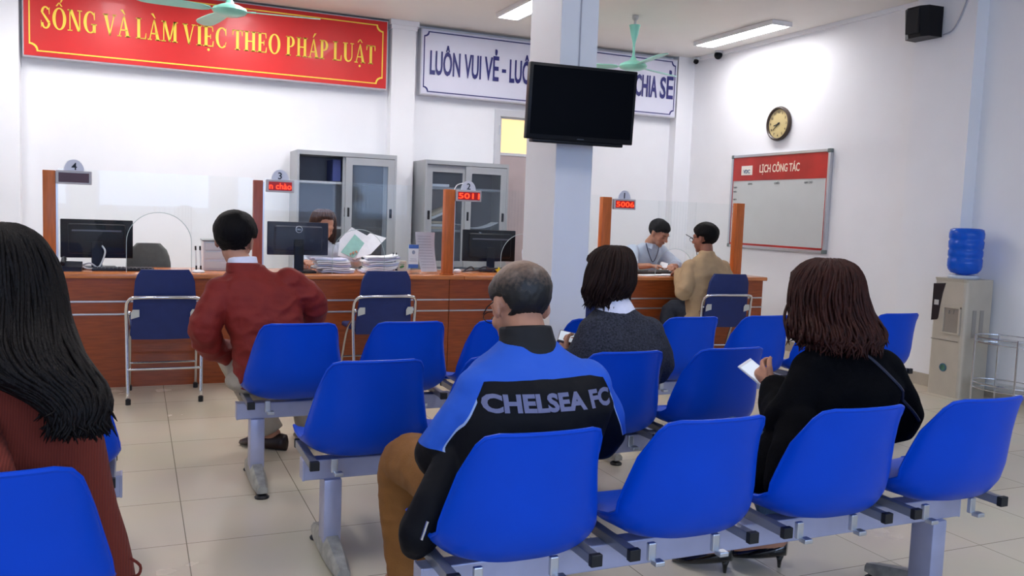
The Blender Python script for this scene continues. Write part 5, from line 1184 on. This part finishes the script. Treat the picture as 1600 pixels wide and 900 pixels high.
rp = N.new('ShaderNodeValToRGB'); rp.color_ramp.elements[0].color = lin('#66200f'); rp.color_ramp.elements[1].color = lin('#742716'); L.new(wv.outputs['Fac'], rp.inputs[0]); L.new(rp.outputs[0], b.inputs['Base Color'])
bp = N.new('ShaderNodeBump'); bp.inputs['Strength'].default_value = .3; bp.inputs['Distance'].default_value = .003; L.new(wv.outputs['Fac'], bp.inputs['Height']); L.new(bp.outputs[0], b.inputs['Normal'])
mb = MB()
torso(mb, [((-.175, 2.07, .36), (.185, 0, 0), (0, .14, 0)), ((-.185, 2.07, .46), (.18, 0, 0), (0, .145, 0)), ((-.21, 2.08, .60), (.168, 0, 0), (0, .135, 0)), ((-.23, 2.10, .74), (.165, 0, 0), (0, .125, 0)),
           ((-.24, 2.13, .82), (.155, 0, 0), (0, .10, 0)), ((-.25, 2.14, .88), (.115, 0, 0), (0, .08, 0)), ((-.26, 2.15, .92), (.07, 0, 0), (0, .06, 0))], ex=2.2)
sleeves(mb, arms, (.066, .066, .056)); sw_ = organic('sweater', mb, rib, t, .0075, 5, (.006, 7, (1, 1, .5), 23.0))
MB().tube([(-.012, 2.0, .50), (.008, 1.99, .485), (.006, 1.99, .465), (-.012, 2.0, .455)], .0035, 6, smooth=3).build('belt_loop', rib, sw_)
long_hair('hair', t, hair_blackb, (-.285, 2.18, 1.215), [(1.213, -.285, 2.185, .045, .05, 0), (1.19, -.285, 2.185, .085, .09, 0), (1.14, -.282, 2.185, .112, .115, 0), (1.08, -.28, 2.175, .128, .12, 1), (1.02, -.275, 2.15, .135, .12, 1), (.97, -.26, 2.11, .135, .12, 1), (.925, -.215, 2.06, .115, .10, 1), (.885, -.155, 2.02, .085, .065, 1), (.85, -.118, 1.985, .06, .04, 1), (.82, -.11, 1.975, .045, .03, 1)], .0, 620, 15, r=.0048, wave=.012, label='very long dark hair hanging over the back')
mb = MB(); mb.ell((-.24, 2.15, .47), (.17, .11, .07))
for l in LEG: mb.tube([V(p) for p in l[:2]]+[V(l[2])], [.085, .068, .05], 16, smooth=6)
organic('trousers', mb, mat('black_cotton', '#14151a', .8, noise_s=30, noise_amt=.2), t, .009, 4)
for x in (-.34, -.16): shoe(t, (x, 2.49, 0), (x, 2.73, 0), mat('brown_leather', '#2c1c15', .35))

# --- 6. man in the tan jacket at the counter
t = thing('person', 'man in tan jacket seated at the counter with his back to us', 'person', (4.47, 6.08, 0))
R = rot3(.35, .12); hc = (4.505, 6.17, 1.135)
arms = [[(4.34, 6.12, .88), (4.245, 6.06, .67), (4.38, 6.32, .83)], [(4.67, 6.12, .88), (4.77, 6.14, .70), (4.68, 6.36, .83)]]
LEG = [[(4.40, 6.10, .49), (4.25, 6.26, .50), (4.22, 6.2, .09)], [(4.54, 6.10, .49), (4.62, 6.28, .50), (4.62, 6.22, .09)]]
body(t, skin_d, hc, R, (4.505, 6.12, 1.02), (4.505, 6.10, .86), (4.46, 6.08, .54), arms, [((4.38, 6.32, .83), (.3, .9, -.0), (0, 0, 1), -1), ((4.68, 6.36, .83), (-.3, .9, 0), (0, 0, 1), 1)], LEG, vox=.007, feet=[((4.22, 6.2, .08), (4.18, 6.3, .04)), ((4.62, 6.22, .08), (4.64, 6.3, .04))])
men_hair('hair', hc, R, hair_m, t, 1.08, .055, -.03, -.098, .015, 9, 'short black hair')
tan = mat('tan_cloth', '#b89a74', .8, noise_s=14, noise_amt=.06, bump=.12, bump_s=120)
mb = MB()
torso(mb, [((4.47, 6.05, .46), (.19, 0, 0), (0, .12, 0)), ((4.48, 6.06, .56), (.185, 0, 0), (0, .125, 0)), ((4.50, 6.075, .70), (.20, 0, 0), (0, .12, 0)), ((4.505, 6.09, .82), (.215, 0, 0), (0, .12, 0)),
           ((4.505, 6.10, .89), (.20, 0, 0), (0, .10, 0)), ((4.505, 6.11, .95), (.145, 0, 0), (0, .08, 0)), ((4.505, 6.12, .995), (.08, 0, 0), (0, .065, 0)), ((4.503, 6.122, 1.03), (.066, 0, 0), (0, .06, 0))], ex=2.2)
sleeves(mb, arms, (.070, .068, .054)); organic('jacket', mb, tan, t, .008, 5, (.008, 8, (1, 1, 1.2), 31.0))
mb = MB(); mb.ell((4.46, 6.08, .485), (.18, .12, .06))
for l in LEG: mb.tube([V(p) for p in l[:2]]+[V(l[2])], [.09, .075, .06], 14, smooth=5)
organic('trousers', mb, mat('slate_trousers', '#2c303a', .8, noise_s=30, noise_amt=.15), t, .009, 4)
shoe(t, (4.22, 6.14, 0), (4.16, 6.37, 0), br_l); shoe(t, (4.62, 6.14, 0), (4.64, 6.365, 0), br_l)
mb = MB()
for sx in (-1, 1): mb.tube([hp(sx*.083, -.02, .012, hc, R), hp(sx*.078, .05, .012, hc, R), hp(sx*.066, .10, .008, hc, R)], .002, 5)
for sx in (-1, 1): mb.tube([hp(sx*.035+.026*math.cos(a*PI/6), .108, .0+.018*math.sin(a*PI/6), hc, R) for a in range(12)], .0018, 5, closed=True)
mb.tube([hp(-.009, .108, .006, hc, R), hp(.009, .108, .006, hc, R)], .0016, 5); mb.build('glasses', black_m, t)

# --- 7. clerk in the light blue shirt
t = thing('person', 'clerk in light blue shirt with lanyard, head bowed, working behind the glass', 'person', (4.60, 7.3, 0))
R = rot3(PI+.35, .5); hc = (4.70, 7.17, 1.15)
arms = [[(4.47, 7.28, .965), (4.37, 7.10, .84), (4.47, 6.95, .845)], [(4.80, 7.28, .965), (4.88, 7.12, .84), (4.70, 6.93, .845)]]
LEG = [[(4.52, 7.32, .50), (4.50, 7.10, .49), (4.50, 7.15, .09)], [(4.68, 7.32, .50), (4.70, 7.10, .49), (4.70, 7.15, .09)]]
body(t, skin_m, hc, R, (4.66, 7.27, 1.05), (4.63, 7.30, .93), (4.60, 7.32, .55), [[a[0], a[1], a[2]] for a in arms], [((4.47, 6.95, .845), (.8, -.45, -.05), (0, 0, 1), 1, dict(curl=.5)), ((4.70, 6.93, .845), (-.6, -.7, -.05), (0, 0, 1), -1, dict(curl=.6))], LEG, vox=.006, feet=[((4.5, 7.15, .08), (4.5, 7.05, .04)), ((4.7, 7.15, .08), (4.7, 7.05, .04))])
men_hair('hair', hc, R, hair_m, t, 1.05, .052, -.012, -.085, .015, 12, 'short black hair')
mb = MB()
for sx in (-1, 1):
    mb.tube([hp(sx*.018, .098, .022, hc, R), hp(sx*.034, .098, .027, hc, R), hp(sx*.050, .086, .022, hc, R)], [.002, .003, .002], 5)
mb.build('eyebrows', hair_m, t)
mb = MB()
for sx in (-1, 1): mb.tube([hp(sx*.020, .0885, .000, hc, R), hp(sx*.033, .0905, -.004, hc, R), hp(sx*.046, .083, .000, hc, R)], [.0012, .0018, .0012], 5)
mb.build('eyelashes', hair_m, t)
shirt = mat('light_blue_shirt', '#bfcbdc', .75, noise_s=14, noise_amt=.05, bump=.1, bump_s=80)
mb = MB()
torso(mb, [((4.60, 7.32, .52), (.17, 0, 0), (0, .12, 0)), ((4.60, 7.31, .70), (.17, 0, 0), (0, .12, 0)), ((4.60, 7.30, .86), (.185, 0, 0), (0, .12, 0)), ((4.635, 7.29, .94), (.185, 0, 0), (0, .10, 0)),
           ((4.645, 7.285, 1.0), (.14, 0, 0), (0, .08, 0)), ((4.655, 7.27, 1.05), (.072, 0, 0), (0, .065, 0))])
for a in arms: mb.tube([a[0], a[1], V(a[1]).lerp(V(a[2]), .35)], [.068, .062, .058], 14, smooth=5); mb.ell(a[0], (.07,)*3)
sh = organic('shirt', mb, shirt, t, .0075, 4, (.006, 9, (1, 1, 1), 41.0))
mb = MB()
for sx in (-1, 1): sheet(mb, [(4.66+sx*.012, 7.195, 1.035), (4.66+sx*.07, 7.215, 1.055), (4.66+sx*.075, 7.20, 1.01), (4.66+sx*.035, 7.175, .99)], .004)
mb.build('shirt_collar', mat('pale_collar', '#c6d3e6', .75), sh)
MB().tube([(4.58, 7.21, 1.05), (4.585, 7.165, .96), (4.63, 7.15, .87), (4.69, 7.165, .96), (4.73, 7.21, 1.05)], .0045, 6, smooth=4).build('lanyard', mat('lanyard_navy', '#20294c', .6), t)
mb = MB(); mb.ell((4.60, 7.3, .49), (.17, .12, .06))
for l in LEG: mb.tube([V(p) for p in l], [.085, .07, .055], 14, smooth=5)
organic('trousers', mb, mat('black_cotton', '#14151a', .8), t, .01, 4)
for x in (4.5, 4.7): shoe(t, (x, 7.2, 0), (x, 7.0, 0), br_l)
mb = MB(); sheet(mb, [(4.55, 6.88, .835), (4.60, 6.86, .83), (4.64, 6.90, .87), (4.58, 6.92, .885)], .004); tag(top(mb.build('paper_slip', paper_m)), 'crumpled white slip between the fingers of the clerk in blue', 'paper')

# --- 8. clerk behind the round-badge monitor
t = thing('person', 'clerk with brown hair behind the monitor, holding up an open document', 'person', (1.45, 7.3, 0))
R = rot3(PI+.3, .55); hc = (1.43, 7.20, 1.13)
arms = [[(1.29, 7.28, .93), (1.22, 7.08, .80), (1.24, 6.92, .84)], [(1.59, 7.28, .93), (1.68, 7.12, .84), (1.64, 6.96, .885)]]
LEG = [[(1.38, 7.32, .48), (1.36, 7.1, .49), (1.36, 7.15, .09)], [(1.52, 7.32, .48), (1.54, 7.1, .49), (1.54, 7.15, .09)]]
body(t, skin_m, hc, R, (1.44, 7.27, 1.01), (1.44, 7.3, .87), (1.44, 7.32, .53), arms, [((1.24, 6.92, .84), (.1, -.9, .1), (0, 0, 1), 1), ((1.64, 6.96, .885), (-.35, -.7, .4), (0, .7, .7), -1, dict(curl=.5))], LEG, True, vox=.006, sw=.13, feet=[((1.36, 7.15, .08), (1.36, 7.05, .04)), ((1.54, 7.15, .08), (1.54, 7.05, .04))])
long_hair('hair', t, mat('warm_brown_hair', '#4a3024', .55, spec=.2, noise_s=18, noise_amt=.35, bump=.4, bump_s=60), (1.43, 7.225, 1.262), [(1.26, 1.43, 7.22, .045, .05, 0), (1.24, 1.43, 7.22, .08, .085, 0), (1.19, 1.43, 7.22, .10, .11, 0), (1.13, 1.43, 7.225, .105, .11, 1), (1.06, 1.43, 7.235, .105, .10, 1), (.99, 1.435, 7.25, .09, .08, 1)], PI+.3, 260, 21, r=.005, label='brown hair parted at the crown')
mb = MB()
torso(mb, [((1.44, 7.32, .50), (.155, 0, 0), (0, .11, 0)), ((1.44, 7.31, .68), (.15, 0, 0), (0, .11, 0)), ((1.44, 7.30, .82), (.165, 0, 0), (0, .115, 0)), ((1.44, 7.29, .91), (.16, 0, 0), (0, .095, 0)), ((1.44, 7.28, .97), (.11, 0, 0), (0, .075, 0)), ((1.44, 7.27, 1.01), (.06, 0, 0), (0, .055, 0))])
sleeves(mb, arms, (.062, .055, .045)); organic('blouse', mb, mat('pale_blouse', '#c3cede', .75, noise_s=14, noise_amt=.05), t, .008, 4, (.005, 9, (1, 1, 1), 51.0))
mb = MB(); mb.ell((1.44, 7.3, .48), (.15, .11, .06))
for l in LEG: mb.tube([V(p) for p in l], [.08, .065, .05], 14, smooth=5)
organic('trousers', mb, mat('black_cotton', '#14151a', .8), t, .01, 4)
for x in (1.36, 1.54): shoe(t, (x, 7.2, 0), (x, 7.0, 0), br_l)

# --- 9. clerk mostly hidden by the pillar
t = thing('person', 'clerk in white shirt, mostly hidden between the right monitor and the pillar', 'person', (3.460, 7.3, 0))
R = rot3(PI, .3); hc = (3.520, 7.22, 1.13)
arms = [[(3.360, 7.28, .93), (3.300, 7.10, .82), (3.38, 6.94, .84)], [(3.680, 7.28, .93), (3.740, 7.10, .82), (3.66, 6.94, .84)]]
LEG = [[(3.440, 7.32, .48), (3.420, 7.1, .49), (3.420, 7.15, .09)], [(3.600, 7.32, .48), (3.620, 7.1, .49), (3.620, 7.15, .09)]]
body(t, skin_m, hc, R, (3.520, 7.27, 1.01), (3.520, 7.3, .87), (3.520, 7.32, .53), arms, [((3.38, 6.94, .84), (.1, -.9, 0), (0, 0, 1), 1), ((3.66, 6.94, .84), (-.1, -.9, 0), (0, 0, 1), -1)], LEG, True, vox=.008, sw=.13, feet=[((3.420, 7.15, .08), (3.420, 7.05, .04)), ((3.620, 7.15, .08), (3.620, 7.05, .04))])
long_hair('hair', t, hair_m, (3.520, 7.235, 1.262), [(1.26, 3.520, 7.23, .045, .05, 0), (1.24, 3.520, 7.23, .08, .085, 0), (1.19, 3.520, 7.23, .10, .11, 0), (1.13, 3.520, 7.235, .105, .11, 1), (1.06, 3.520, 7.24, .11, .10, 1), (.97, 3.520, 7.25, .11, .09, 1)], PI, 200, 22, r=.0055, label='dark hair')
mb = MB()
torso(mb, [((3.520, 7.32, .50), (.165, 0, 0), (0, .11, 0)), ((3.520, 7.31, .68), (.165, 0, 0), (0, .11, 0)), ((3.520, 7.30, .82), (.175, 0, 0), (0, .115, 0)), ((3.520, 7.29, .91), (.17, 0, 0), (0, .095, 0)), ((3.520, 7.28, .97), (.11, 0, 0), (0, .075, 0)), ((3.520, 7.27, 1.01), (.06, 0, 0), (0, .055, 0))])
sleeves(mb, arms, (.07, .06, .048)); organic('shirt', mb, mat('white_cotton', '#e9e8f6', .8), t, .008, 4, (.006, 9, (1, 1, 1), 61.0))
mb = MB(); mb.ell((3.520, 7.3, .48), (.15, .11, .06))
for l in LEG: mb.tube([V(p) for p in l], [.08, .065, .05], 14, smooth=5)
organic('trousers', mb, mat('black_cotton', '#14151a', .8), t, .01, 4)
for x in (3.42, 3.62): shoe(t, (x, 7.2, 0), (x, 7.0, 0), br_l)

# the black jacket left on a front-bench seat
mb = MB()
rs = []
for k in range(8):
    u = k/7; z = .46+.27*u; hw = .14-.05*u; y = 3.86+.0*u+.05*(1-u)
    rs.append([V((1.69+.02*u+hw*math.cos(a*PI/8), y-.0+(.055+.035*(1-u))*math.sin(a*PI/8), z)) for a in range(16)])
mb.rings(rs); mb.tube([(1.60, 3.90, .72), (1.63, 3.83, .78), (1.72, 3.80, .785), (1.80, 3.88, .70)], .022, 10, smooth=4, round_ends=True)
bag = organic('backpack', mb, mat('bag_black', '#0c0d14', .7, noise_s=30, noise_amt=.3), None, .009, 4, (.008, 12, (1, 1, 1), 3)); tag(top(bag), 'black bag slumped against a front-bench seat beyond the bald man', 'bag')
